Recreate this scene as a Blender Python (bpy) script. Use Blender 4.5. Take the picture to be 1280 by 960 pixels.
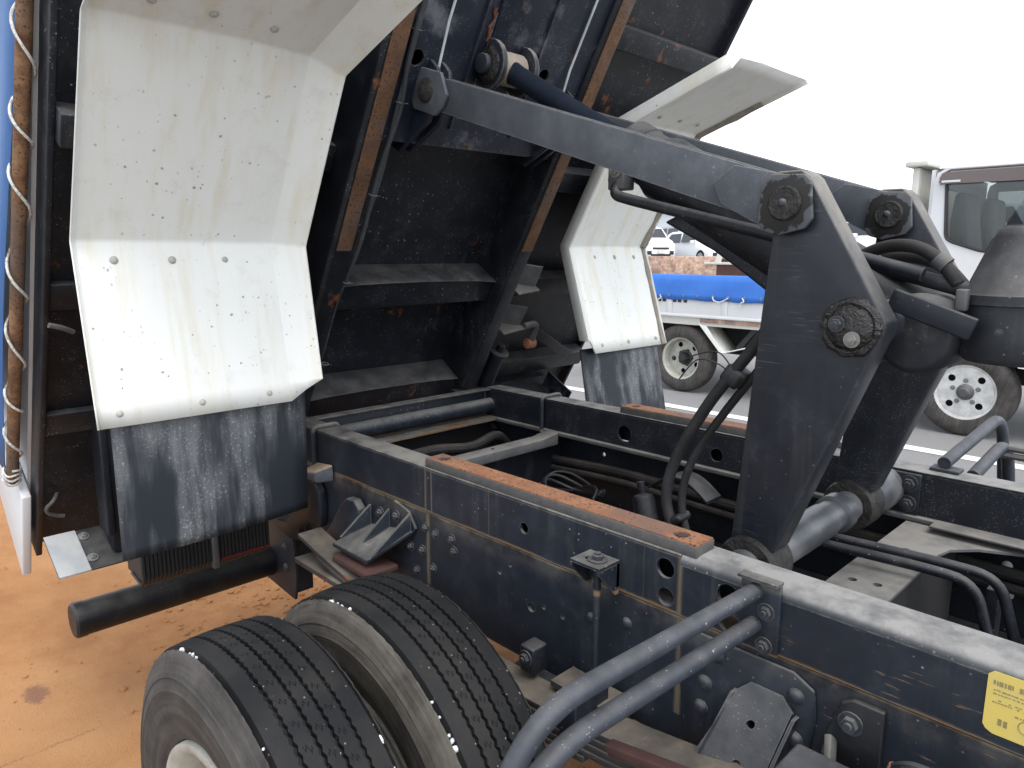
import bpy, bmesh, math, random
from mathutils import Vector, Matrix, noise as mnoise
random.seed(7)
R = math.radians
scene = bpy.context.scene
for o in list(bpy.data.objects): bpy.data.objects.remove(o)
COL = scene.collection

# ---------------------------------------------------------------- camera
cam_data = bpy.data.cameras.new('camera')
cam = bpy.data.objects.new('camera', cam_data); COL.objects.link(cam)
cam_data.sensor_width = 36.0
cam_data.lens = 36.0 * 902.0 / 1280.0
cam_data.clip_start = 0.02; cam_data.clip_end = 3000
CR = Vector((0.69846, 0.71566, 0.00152))      # right
CF = Vector((-0.70397, 0.68763, -0.17829))    # forward
CF.normalize(); CR = (CR - CF * CR.dot(CF)).normalized(); CU = CR.cross(CF)
cam.matrix_world = Matrix(((CR.x, CU.x, -CF.x, 0), (CR.y, CU.y, -CF.y, 0), (CR.z, CU.z, -CF.z, 1.465), (0, 0, 0, 1)))
scene.camera = cam
scene.render.resolution_x = 1024; scene.render.resolution_y = 768

# ---------------------------------------------------------------- sky and sun (bright overcast)
SUN_EL, SUN_AZ = R(62), R(112)      # azimuth measured clockwise from +Y
world = bpy.data.worlds.new('World'); scene.world = world; world.use_nodes = True
wn = world.node_tree; wn.nodes.clear()
sky = wn.nodes.new('ShaderNodeTexSky'); sky.sky_type = 'NISHITA'; sky.sun_disc = False
sky.sun_elevation = SUN_EL; sky.sun_rotation = SUN_AZ
sky.air_density = 1.0; sky.dust_density = 1.5; sky.ozone_density = 1.0
hs = wn.nodes.new('ShaderNodeHueSaturation'); hs.inputs['Saturation'].default_value = 0.30
bg = wn.nodes.new('ShaderNodeBackground'); bg.inputs['Strength'].default_value = 0.15
wo = wn.nodes.new('ShaderNodeOutputWorld')
wn.links.new(sky.outputs[0], hs.inputs['Color']); wn.links.new(hs.outputs[0], bg.inputs['Color']); wn.links.new(bg.outputs[0], wo.inputs['Surface'])
sd = bpy.data.lights.new('sun', 'SUN'); sd.energy = 0.6; sd.angle = R(30); sd.color = (1, .985, .96)
sun = bpy.data.objects.new('sun', sd); COL.objects.link(sun)
sdir = Vector((math.sin(SUN_AZ) * math.cos(SUN_EL), math.cos(SUN_AZ) * math.cos(SUN_EL), math.sin(SUN_EL)))
sun.rotation_euler = sdir.to_track_quat('Z', 'Y').to_euler(); sun.location = sdir * 30
scene.view_settings.view_transform = 'Standard'; scene.view_settings.look = 'None'
scene.view_settings.exposure = 1.55; scene.view_settings.gamma = 1.0
scene.view_settings.use_curve_mapping = False
scene.render.engine = 'CYCLES'
scene.cycles.max_bounces = 5

# ---------------------------------------------------------------- materials
class NT:
    def __init__(s, name):
        s.m = bpy.data.materials.new(name); s.m.use_nodes = True
        s.t = s.m.node_tree; s.t.nodes.clear()
        s.out = s.t.nodes.new('ShaderNodeOutputMaterial')
        s.b = s.t.nodes.new('ShaderNodeBsdfPrincipled'); s.t.links.new(s.b.outputs[0], s.out.inputs[0])
        g = s.t.nodes.new('ShaderNodeNewGeometry'); s.pos = g.outputs['Position']; s.nrm = g.outputs['Normal']
    def set(s, sock, v):
        if hasattr(v, 'is_output'): s.t.links.new(v, sock)
        elif isinstance(v, (tuple, list)) and len(v) == 3 and sock.type == 'RGBA': sock.default_value = (*v, 1)
        else: sock.default_value = v
    def node(s, typ, ins={}, **kw):
        n = s.t.nodes.new(typ)
        for k, v in kw.items(): setattr(n, k, v)
        for k, v in ins.items(): s.set(n.inputs[k], v)
        return n
    def scaled(s, sc, off=(0, 0, 0), vec=None):
        return s.node('ShaderNodeMapping', {'Vector': vec or s.pos, 'Scale': Vector(sc), 'Location': Vector(off)}).outputs[0]
    def noise(s, scale, detail=4, vec=None, rough=.55, dist=0):
        return s.node('ShaderNodeTexNoise', {'Vector': vec or s.pos, 'Scale': scale, 'Detail': detail, 'Roughness': rough, 'Distortion': dist}).outputs[0]
    def vor(s, scale, vec=None, feature='F1'):
        return s.node('ShaderNodeTexVoronoi', {'Vector': vec or s.pos, 'Scale': scale}, feature=feature)
    def math(s, op, a, b=0.0, c=None, clamp=False):
        n = s.node('ShaderNodeMath', operation=op, use_clamp=clamp); s.set(n.inputs[0], a); s.set(n.inputs[1], b)
        if c is not None: s.set(n.inputs[2], c)
        return n.outputs[0]
    def ss(s, v, lo, hi):
        n = s.node('ShaderNodeMapRange', {'Value': v, 'From Min': lo, 'From Max': hi}, interpolation_type='SMOOTHSTEP'); return n.outputs[0]
    def mix(s, f, a, b):
        n = s.node('ShaderNodeMix', data_type='RGBA'); s.set(n.inputs[0], f); s.set(n.inputs[6], a); s.set(n.inputs[7], b); return n.outputs[2]
    def mul(s, a, b): return s.math('MULTIPLY', a, b)
    def sep(s, v):
        return s.node('ShaderNodeSeparateXYZ', {'Vector': v}).outputs
    def edge(s, rad=.004, lo=.03, hi=.25):
        bv = s.node('ShaderNodeBevel', {'Radius': rad}, samples=4)
        d = s.node('ShaderNodeVectorMath', operation='DOT_PRODUCT'); s.set(d.inputs[0], bv.outputs[0]); s.set(d.inputs[1], s.nrm)
        return s.ss(s.math('SUBTRACT', 1.0, d.outputs['Value']), lo, hi)
    def fin(s, col, rough=.5, metal=0, bump=None, bstr=.2, bdist=.002, spec=.5):
        s.set(s.b.inputs['Base Color'], col); s.set(s.b.inputs['Roughness'], rough); s.set(s.b.inputs['Metallic'], metal)
        s.set(s.b.inputs['Specular IOR Level'], spec)
        if bump is not None:
            n = s.node('ShaderNodeBump', {'Height': bump, 'Strength': bstr, 'Distance': bdist}); s.set(s.b.inputs['Normal'], n.outputs[0])
        return s.m

def paint(name, base, dust=(.165, .158, .145), top=.55, gen=.35, speck=.5, rust=0., edge=.35, edgecol=(.22, .21, .20), rough=.42, streak=.16, erad=.004, spec=.38, extra=None, blot=0.):
    k = NT(name)
    nL = k.noise(2.3, 5); nM = k.noise(13, 5, rough=.65); nF = k.noise(70, 5, rough=.7)
    b2 = tuple(min(1, c * 1.55 + .002) for c in base)
    col = k.mix(k.ss(nM, .3, .75), base, b2)
    nz = k.sep(k.nrm)[2]
    tp = k.mul(k.mul(k.ss(nz, .15, .85), top), k.math('ADD', .45, k.ss(nM, .25, .7)))
    st = k.noise(1.0, 5, k.scaled((38, 38, 2.2)), .6)
    stm = k.mul(k.mul(k.ss(st, .5, .8), streak), k.ss(nL, .35, .65))
    gm = k.mul(k.mul(k.ss(nM, .50, .85), gen), k.ss(nF, .35, .75))
    dm = k.math('ADD', k.math('ADD', tp, stm), gm, clamp=True)
    col = k.mix(dm, col, dust)
    if rust > 0:
        rn = k.noise(5.5, 5, rough=.7); rm = k.ss(rn, .66 - rust * .12, .72 - rust * .1)
        rc = k.mix(nF, (.09, .03, .012), (.22, .085, .03))
        col = k.mix(k.mul(rm, .85), col, rc)
    if blot > 0:
        bl = k.mul(k.ss(k.noise(4.1, 7, k.scaled((1, 1, 1), (3.3, 1.7, 9)), .65), .56, .7), blot)
        col = k.mix(bl, col, (.16, .17, .18))
    if speck > 0:
        v = k.vor(85); sm = k.mul(k.ss(v.outputs['Distance'], .2, .08), k.ss(k.sep(v.outputs['Color'])[0], .80, .84))
        v2 = k.vor(260); sm2 = k.mul(k.ss(v2.outputs['Distance'], .28, .1), k.ss(k.sep(v2.outputs['Color'])[1], .80, .86))
        sm = k.math('MAXIMUM', k.mul(sm, k.ss(nL, .42, .62)), k.mul(sm2, k.ss(nM, .40, .6)))
        col = k.mix(k.mul(sm, speck), col, (.48, .46, .42))
    if edge > 0:
        em = k.mul(k.mul(k.edge(erad), edge), k.math('ADD', .35, k.ss(nF, .35, .65)))
        col = k.mix(em, col, edgecol)
    if extra: col = extra(k, col, nM, nF, st)
    rg = k.math('ADD', k.math('ADD', rough, k.mul(dm, .4)), k.mul(nF, .15), clamp=True)
    return k.fin(col, rg, 0, nF, .12, .0015, spec)

def seam_extra(k, col, nM, nF, st):
    # rust and dried mud that ran along the seam between subframe and chassis rail, and a few weld-line runs
    p = k.sep(k.pos); wob = k.mul(k.math('SUBTRACT', nM, .5), .016)
    d = k.math('ABSOLUTE', k.math('SUBTRACT', k.math('ADD', p[2], wob), .818))
    line = k.ss(d, .0095, .002)
    below = k.mul(k.mul(k.ss(p[2], .76, .815), k.ss(p[2], .825, .815)), .45)
    col = k.mix(k.mul(below, k.ss(nM, .3, .7)), col, (.13, .12, .105))
    col = k.mix(k.mul(line, .9), col, k.mix(k.ss(nM, .35, .6), (.17, .095, .045), (.20, .165, .11)))
    for x0, w, a in ((-1.402, .010, .8), (-1.378, .004, .6), (-.655, .010, .65), (-1.165, .0022, .28), (-.735, .0022, .25)):
        dx = k.math('ABSOLUTE', k.math('SUBTRACT', k.math('ADD', p[0], k.mul(wob, .4)), x0))
        m = k.mul(k.mul(k.ss(dx, w, w * .2), a), k.ss(st, .3, .55))
        m = k.mul(m, k.math('GREATER_THAN', p[2], .62 if w > .009 else .822))
        col = k.mix(m, col, (.16, .125, .08))
    tl = k.mul(k.mul(k.ss(p[2], .925, .936), k.ss(nM, .35, .6)), .35)
    col = k.mix(tl, col, (.20, .185, .155))
    sc = k.noise(1.0, 3, k.scaled((22, 22, 330)), .5)
    scm = k.mul(k.mul(k.ss(sc, .64, .70), k.ss(nM, .47, .56)), k.mul(k.ss(p[0], -.5, -.4), .55))
    col = k.mix(scm, col, (.24, .14, .07))
    return col

def arm_extra(k, col, nM, nF, st):
    # scuffs: short, nearly level scratches in a few worn areas
    w = k.noise(1.0, 2, k.scaled((5, 5, 75)), .5, 1.2); w2 = k.noise(1.0, 2, k.scaled((30, 9, 22), (3, 0, 1)), .5, .8)
    area = k.ss(k.noise(5, 3, k.scaled((1, 1, 1), (5, 2, 8))), .50, .62)
    s = k.mul(k.ss(k.math('ABSOLUTE', k.math('SUBTRACT', w, .5)), .012, .003), area)
    s2 = k.mul(k.ss(w2, .70, .78), k.ss(nM, .5, .6))
    return k.mix(k.mul(k.math('MAXIMUM', s, s2), .22), col, (.17, .18, .20))

M = {}
M['frame'] = paint('frame_paint', (.0082, .0116, .0180), top=.58, gen=.22, speck=.5, extra=seam_extra, rough=.4)
M['railtop'] = paint('worn_and_skylit_rail_top', (.0082, .0116, .0180), dust=(.235, .23, .218), top=.80, gen=.22, speck=.35, edge=.3, edgecol=(.3, .29, .27), rough=.42)  # pale dust and wear; on the far rail it also paints in skylight
M['black'] = paint('black_paint', (.0045, .0062, .0105), top=.26, gen=.18, speck=.45, rough=.42)
M['blackclean'] = paint('plain_black_paint', (.0055, .006, .008), top=.2, gen=.12, speck=.25, rough=.38)
M['arm'] = paint('hoist_arm_paint', (.0085, .0106, .0150), dust=(.21, .195, .17), top=.85, gen=.16, speck=.35, edge=.9, edgecol=(.24, .22, .19), rough=.36, extra=arm_extra, erad=.008)
M['link'] = paint('hoist_link_paint', (.048, .053, .062), top=.6, gen=.5, speck=.3, edge=.75, edgecol=(.45, .43, .40), rough=.42, erad=.005)
M['body'] = paint('body_underside_paint', (.0052, .0068, .0105), top=.26, gen=.24, speck=.9, rust=.35, edge=.25, rough=.36)
M['bodyplate'] = paint('hoist_plate_paint', (.007, .010, .0185), top=.26, gen=.45, speck=.95, rust=.35, edge=.3, rough=.36, blot=.7)
M['tubegrey'] = paint('step_tube_paint', (.023, .027, .036), top=.22, gen=.25, speck=.6, edge=.25, rough=.45)
M['leaf'] = paint('rusty_spring_steel', (.022, .022, .023), dust=(.16, .135, .105), top=.5, gen=.6, speck=.3, rust=.5, edge=.3, rough=.6)
M['cable'] = paint('dusty_cable', (.03, .032, .036), dust=(.16, .15, .135), top=.4, gen=.9, speck=.1, edge=0, rough=.6)
M['steel'] = paint('zinc_plate', (.33, .35, .37), dust=(.3, .27, .22), top=.3, gen=.3, speck=.2, edge=.2, rough=.4)
M['greymetal'] = paint('grey_bracket_paint', (.055, .056, .058), dust=(.20, .18, .15), top=.4, gen=.5, speck=.4, edge=.4, rough=.5)
M['crossgrey'] = paint('dusty_cross_plate', (.07, .07, .072), dust=(.20, .19, .17), top=.8, gen=.6, speck=.3, edge=.2, rough=.6)
M['hose'] = paint('dusty_hose_rubber', (.010, .010, .011), dust=(.085, .072, .056), top=.35, gen=.9, speck=.2, edge=0, rough=.6)
M['bucket'] = paint('dusty_housing', (.014, .016, .020), dust=(.135, .13, .122), top=.6, gen=.6, speck=.2, edge=.2, rough=.5)

def mat_white(name, base=(.70, .705, .67), dirt=.6):
    k = NT(name)
    nL = k.noise(3.0, 5); nM = k.noise(15, 6, rough=.65); nF = k.noise(90, 4)
    st = k.noise(1.0, 5, k.scaled((9, 22, 1.6)), .6)
    col = k.mix(k.mul(k.ss(st, .46, .70), .75 * dirt), base, (.60, .54, .38))
    col = k.mix(k.mul(k.ss(nM, .52, .8), .5 * dirt), col, (.44, .42, .38))
    v = k.vor(48)
    dist = k.math('ADD', v.outputs['Distance'], k.mul(k.math('SUBTRACT', nF, .5), .5))
    sp = k.mul(k.ss(dist, .17, .1), k.mul(k.ss(k.sep(v.outputs['Color'])[0], .74, .78), k.ss(nL, .44, .58)))
    col = k.mix(k.mul(sp, .75 * min(1, dirt * 1.5)), col, (.10, .09, .08))
    v3 = k.vor(85, k.scaled((1, 1, .6), (2, 5, 1))); d3 = k.math('ADD', v3.outputs['Distance'], k.mul(k.math('SUBTRACT', nF, .5), .6)); sp3 = k.mul(k.ss(d3, .22, .12), k.mul(k.ss(k.sep(v3.outputs['Color'])[2], .70, .74), k.ss(k.noise(6.5, 3), .50, .62)))
    col = k.mix(k.mul(sp3, .65 * dirt), col, (.13, .115, .10))
    v2 = k.vor(150); sp2 = k.mul(k.ss(v2.outputs['Distance'], .3, .1), k.mul(k.ss(k.sep(v2.outputs['Color'])[1], .86, .9), k.ss(nM, .45, .6)))
    col = k.mix(k.mul(sp2, .6 * dirt), col, (.12, .10, .08))
    sc = k.noise(1., 4, k.scaled((34, 60, 20)), .7); scm = k.mul(k.ss(sc, .68, .74), k.ss(nM, .5, .62)); col = k.mix(k.mul(scm, .55 * dirt), col, (.16, .14, .12))
    em = k.mul(k.mul(k.edge(.005), .45 * dirt), k.ss(nM, .4, .6)); col = k.mix(em, col, (.32, .26, .18))
    return k.fin(col, k.math('ADD', .38, k.mul(nM, .2)), 0, nM, .04, .003)
M['fender'] = mat_white('cream_white_fender_paint')
M['whitepaint'] = mat_white('white_vehicle_paint', (.60, .605, .615), .25)
k = NT('caked_mud'); M['mud'] = k.fin(k.mix(k.noise(30, 6), (.17, .15, .12), (.34, .31, .26)), .9, 0, k.noise(60, 6), .8, .01)

k = NT('mud_flap_rubber'); nL = k.noise(4.2, 3, k.scaled((1, 1, .55), (0, 3.1, .4))); st = k.noise(1., 4, k.scaled((16, 16, 2.0)), .6); nF = k.noise(140, 5, rough=.8); nM = k.noise(26, 5, k.scaled((1, 1, .5)), .7)
m1 = k.mul(k.ss(k.math('ADD', k.mul(st, .45), k.mul(nL, .55)), .47, .62), k.math('ADD', .45, k.mul(nM, .9)))
sp = k.mul(k.ss(nF, .55, .66), k.ss(m1, .12, .5)); ls = k.noise(1., 5, k.scaled((70, 70, 5)), .7); m1 = k.mul(m1, k.math('ADD', .75, k.mul(k.ss(ls, .3, .7), .4)))
col = k.mix(k.mul(m1, .50), (.016, .0195, .026), (.25, .262, .268)); col = k.mix(k.mul(sp, .6), col, (.42, .43, .43))
M['flap'] = k.fin(col, .6, 0, nF, .15, .002, .3)

def mat_rust(name, a, b, c, pit=.8):
    k = NT(name); nM = k.noise(18, 7, rough=.7); nF = k.noise(120, 4)
    col = k.mix(k.ss(nM, .3, .7), a, b); col = k.mix(k.mul(k.ss(nF, .55, .75), .5), col, c)
    gp = k.mul(k.ss(k.noise(3.3, 4, k.scaled((1, 1, 1), (4, 1, 0))), .46, .62), .7); col = k.mix(gp, col, k.mix(nF, tuple(c_ * .35 + .03 for c_ in a), tuple(c_ * .4 + .07 for c_ in a)))
    v = k.vor(130); pm = k.mul(k.ss(k.math('ADD', v.outputs['Distance'], k.mul(k.math('SUBTRACT', nF, .5), .4)), .40, .24), k.mul(k.ss(k.sep(v.outputs['Color'])[0], .38, .44), k.ss(k.noise(9, 3), .36, .50)))
    col = k.mix(k.mul(pm, pit), col, (.03, .018, .012))
    return k.fin(col, .85, 0, nF, .4, .002)
M['rust'] = mat_rust('rusty_wear_pad', (.19, .08, .038), (.29, .135, .068), (.12, .055, .033), .9)
M['rustsill'] = mat_rust('rusty_sill_strip', (.075, .036, .018), (.135, .066, .030), (.045, .025, .016), .9)
M['rustpipe'] = mat_rust('rusty_pipe', (.085, .034, .014), (.27, .15, .075), (.035, .018, .010), .7)
M['redrust'] = mat_rust('red_weld_rust', (.10, .028, .012), (.16, .05, .02), (.05, .02, .012), .4)
M['rustbeige'] = mat_rust('rusty_sideboard', (.30, .13, .09), (.60, .48, .36), (.40, .20, .13), .2)
k = NT('pad_side'); M['padside'] = k.fin(k.mix(k.noise(45, 6, rough=.75), (.012, .013, .016), (.12, .115, .11)), .75, 0, k.noise(90, 4), .4, .002)

k = NT('tyre_rubber'); nM = k.noise(9, 6); nF = k.noise(150, 4, rough=.8)
v = k.vor(120); pm = k.mul(k.ss(v.outputs['Distance'], .25, .1), k.ss(k.sep(v.outputs['Color'])[0], .9, .93))
col = k.mix(k.ss(nM, .35, .7), (.0085, .009, .010), (.019, .0185, .018)); col = k.mix(k.mul(pm, .6), col, (.28, .26, .22))
o = k.node('ShaderNodeTexCoord').outputs['Object']; p = k.sep(o)
ang = k.mul(k.math('ARCTAN2', p[2], p[0]), 58 / (2 * math.pi)); ay = k.math('ABSOLUTE', p[1])
wig = k.mul(k.math('SINE', k.mul(p[1], 900.)), .10); ph = k.math('FRACT', k.math('ADD', k.math('ADD', ang, wig), k.mul(p[1], 17.)))
ln_ = k.ss(k.math('ABSOLUTE', k.math('SUBTRACT', ph, .5)), .07, .03)
rb = k.math('MAXIMUM', k.ss(ay, .0065, .0055), k.ss(k.math('ABSOLUTE', k.math('SUBTRACT', ay, .0288)), .0070, .006))
sip = k.mul(k.mul(ln_, rb), k.ss(k.math('SQRT', k.math('ADD', k.mul(p[0], p[0]), k.mul(p[2], p[2]))), .398, .400))
col = k.mix(sip, col, (.002, .002, .002))
M['tyre'] = k.fin(col, .66, 0, k.math('SUBTRACT', k.mul(nF, .4), sip), .5, .002, .22)
def sidewall(name, a, b):
    k = NT(name); o = k.node('ShaderNodeTexCoord').outputs['Object']; p = k.sep(o)
    rr = k.math('SQRT', k.math('ADD', k.mul(p[0], p[0]), k.mul(p[2], p[2])))
    rings = k.noise(1.0, 4, k.node('ShaderNodeCombineXYZ', {0: k.mul(rr, 70.), 1: k.mul(p[0], 3.), 2: k.mul(p[2], 3.)}).outputs[0], .7)
    nM = k.noise(10, 7, rough=.7)
    f = k.math('ADD', k.mul(k.ss(rings, .3, .7), .5), k.mul(k.ss(nM, .3, .7), .5))
    return k.fin(k.mix(f, a, b), .8, 0, k.math('ADD', rings, k.mul(k.noise(90, 4), .5)), .35, .003, .25)
M['sidewall'] = sidewall('dusty_tyre_sidewall', (.022, .0205, .019), (.085, .078, .071))
M['sidewallmud'] = sidewall('muddy_tyre_sidewall', (.018, .0165, .015), (.12, .108, .09))
def plain(name, col, rough=.5, metal=0, var=.15, spec=.5, sc=20):
    k = NT(name); n = k.noise(sc, 5)
    return k.fin(k.mix(n, tuple(c * (1 - var) for c in col), tuple(min(1, c * (1 + var)) for c in col)), k.math('ADD', rough - .05, k.mul(n, .1)), metal, None, spec=spec)
M['rim'] = paint('cream_rim_paint', (.30, .30, .265), dust=(.25, .21, .15), top=.2, gen=.6, speck=.1, edge=.3, edgecol=(.22, .13, .07), rough=.45)
M['rimwhite'] = paint('silver_rim_paint', (.38, .38, .37), dust=(.30, .22, .15), top=.1, gen=.4, speck=.05, edge=.5, edgecol=(.22, .12, .06), rough=.4)
M['bolt'] = paint('painted_bolt', (.016, .019, .025), top=.4, gen=.4, speck=.2, edge=.5, rough=.4, erad=.002)
M['boltbright'] = plain('zinc_bolt', (.30, .30, .29), .4, .6, .3)
M['boltpale'] = plain('painted_over_bolt', (.36, .355, .32), .6, 0, .3, sc=300)
M['boltgrey'] = plain('dull_bolt_head', (.17, .165, .15), .55, .2, .35)
k = NT('black_grease'); n = k.noise(35, 6, rough=.7); M['grease'] = k.fin(k.mix(n, (.003, .003, .003), (.014, .012, .011)), .22, 0, n, .9, .012)
k = NT('dried_grease'); n = k.noise(40, 6, rough=.7); M['drygrease'] = k.fin(k.mix(k.ss(n, .4, .7), (.004, .004, .004), (.028, .023, .019)), .6, 0, n, .9, .01)
def grease_extra(k, col, nM, nF, st):
    p = k.sep(k.pos); dx = k.math('SUBTRACT', p[0], -.574); dz = k.math('SUBTRACT', p[2], 1.548)
    d = k.math('ADD', k.math('SQRT', k.math('ADD', k.mul(dx, dx), k.mul(dz, dz))), k.mul(k.math('SUBTRACT', k.noise(38, 4), .5), .06))
    return k.mix(k.ss(d, .046, .042), col, k.mix(nF, (.004, .004, .004), (.016, .014, .012)))
M['greasyplate'] = paint('grease_covered_plate', (.05, .054, .06), dust=(.22, .19, .15), top=.4, gen=.8, speck=0, edge=.5, edgecol=(.3, .27, .23), rough=.45, extra=grease_extra)
k = NT('bare_shaft_steel'); n = k.noise(1., 5, k.scaled((3, 60, 3))); n2 = k.noise(12, 6)
M['shaft'] = k.fin(k.mix(k.ss(n2, .35, .7), (.055, .058, .065), (.14, .14, .14)), .40, .2, n, .1, .002)
M['boss'] = paint('pale_boss', (.20, .165, .13), dust=(.30, .26, .21), top=.3, gen=.6, speck=0, edge=.2, rough=.55)
M['chrome'] = plain('blue_black_ram', (.020, .027, .042), .22, .4, .2, sc=40)
k = NT('blue_tarpaulin'); n = k.noise(6, 6); M['tarp'] = k.fin(k.mix(n, (.015, .10, .42), (.04, .19, .60)), .55, 0, k.noise(220, 2), .2, .001)
k = NT('dull_blue_tarpaulin'); n = k.noise(7, 6); M['tarpdull'] = k.fin(k.mix(n, (.03, .10, .30), (.07, .16, .34)), .55, 0, k.noise(30, 3), .3, .004)
k = NT('white_rope'); n = k.noise(1., 3, k.scaled((150, 150, 150))); M['rope'] = k.fin(k.mix(k.ss(n, .35, .6), (.40, .38, .34), (.68, .66, .61)), .9, 0, k.noise(400, 2), .6, .002)
M['pebble'] = plain('pale_gravel', (.62, .64, .66), .8, 0, .2, sc=60)
M['blackplastic'] = plain('black_plastic', (.012, .012, .013), .5, 0, .2)
M['voidblack'] = plain('black_parts_and_cavity_shade', (.008, .008, .009), .9, 0, .1)  # near-black of dark parts, also of sheets standing in for cavity shade
M['red'] = plain('red_reflector', (.12, .012, .012), .35, 0, .2)
M['copper'] = plain('rusty_copper', (.30, .13, .07), .6, .1, .3)
M['redoxide'] = plain('red_oxide', (.055, .024, .019), .8, 0, .5)
k = NT('yellow_caution_label'); p = k.sep(k.pos)
nn = k.noise(30, 5); col = k.mix(k.ss(nn, .4, .75), (.56, .43, .10), (.50, .40, .14))
M['label'] = k.fin(col, .5)
M['print'] = plain('faded_print', (.22, .18, .07), .6)
k = NT('window_glass'); 
tr = k.t.nodes.new('ShaderNodeBsdfTransparent'); tr.inputs[0].default_value = (.56, .585, .59, 1)
gl = k.t.nodes.new('ShaderNodeBsdfGlossy'); gl.inputs['Roughness'].default_value = .02; gl.inputs[0].default_value = (.9, .95, 1, 1)
fr = k.t.nodes.new('ShaderNodeFresnel'); fr.inputs[0].default_value = 1.5
mx = k.t.nodes.new('ShaderNodeMixShader'); k.t.links.new(fr.outputs[0], mx.inputs[0]); k.t.links.new(tr.outputs[0], mx.inputs[1]); k.t.links.new(gl.outputs[0], mx.inputs[2]); k.t.links.new(mx.outputs[0], k.out.inputs[0])
M['glass'] = k.m
M['darkglass'] = plain('dark_car_glass', (.03, .035, .04), .05, 0, .1)
M['carwhite'] = plain('white_car_paint', (.78, .79, .80), .25, 0, .03)
M['carblack'] = plain('black_car_paint', (.010, .012, .017), .15, 0, .1)
M['carsilver'] = plain('silver_car_paint', (.34, .36, .38), .3, .3, .05)
M['seat'] = plain('grey_seat_fabric', (.26, .28, .29), .9, 0, .2)
M['visor'] = plain('smoky_visor', (.11, .085, .082), .2, 0, .1)
M['cream'] = plain('cream_rack_paint', (.52, .51, .46), .5, 0, .12)
M['lamp'] = plain('headlamp_lens', (.55, .58, .60), .1, .2, .1)

# ---- ground materials
k = NT('yard_ground'); p = k.sep(k.pos)
nL = k.noise(.9, 6); nM = k.noise(6, 7, rough=.65); nF = k.noise(160, 5, rough=.75); nG = k.noise(45, 5, rough=.7)
asp = k.mix(k.ss(nF, .3, .7), (.15, .15, .15), (.27, .265, .26)); asp = k.mix(k.mul(k.ss(nL, .4, .7), .4), asp, (.21, .195, .175))
org = k.mix(k.ss(nM, .3, .7), (.285, .118, .034), (.37, .172, .058)); org = k.mix(k.mul(k.ss(nL, .42, .68), .7), org, (.42, .218, .090))
org = k.mix(k.mul(k.ss(nG, .55, .75), .45), org, (.38, .165, .05)); org = k.mix(k.mul(k.ss(nF, .55, .72), .5), org, (.15, .08, .04)); org = k.mix(k.mul(k.ss(k.noise(210, 3, rough=.8), .62, .74), .4), org, (.58, .42, .28))
for (sx, sy, a, b) in ((-2.70, .395, .075, .042), (-2.98, .30, .02, .015)):
    dx = k.math('DIVIDE', k.math('SUBTRACT', p[0], sx), a); dy = k.math('DIVIDE', k.math('SUBTRACT', p[1], sy), b)
    d = k.math('ADD', k.math('SQRT', k.math('ADD', k.mul(dx, dx), k.mul(dy, dy))), k.mul(k.math('SUBTRACT', nG, .5), 1.6))
    org = k.mix(k.mul(k.ss(d, 1.1, .5), .75), org, (.15, .065, .04))
cr = k.math('ABSOLUTE', k.math('SUBTRACT', k.math('ADD', p[0], k.mul(k.math('SUBTRACT', nG, .5), .05)), -2.36)); crm = k.mul(k.ss(cr, .006, .001), k.ss(nM, .4, .55))
org = k.mix(k.mul(crm, .6), org, (.16, .07, .03))
wb = k.mul(k.math('SUBTRACT', nM, .5), .9); pp_ = k.math('ADD', p[1], wb); px_ = k.math('ADD', p[0], wb)
msk = k.mul(k.mul(k.ss(pp_, 2.7, 2.1), k.ss(pp_, -.7, -.2)), k.mul(k.ss(px_, -7.5, -6.5), k.ss(px_, -.1, -.6)))
col = k.mix(msk, asp, org)
M['ground'] = k.fin(col, .92, 0, k.math('ADD', nF, k.math('ADD', k.mul(nM, .6), nG)), .7, .010)
k = NT('white_line_paint'); n = k.noise(60, 6, rough=.7); M['line'] = k.fin(k.mix(k.ss(n, .55, .75), (.72, .72, .70), (.4, .4, .39)), .7)
M['clod'] = plain('dirt_clod', (.30, .13, .045), .95, 0, .4, sc=60)

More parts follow.
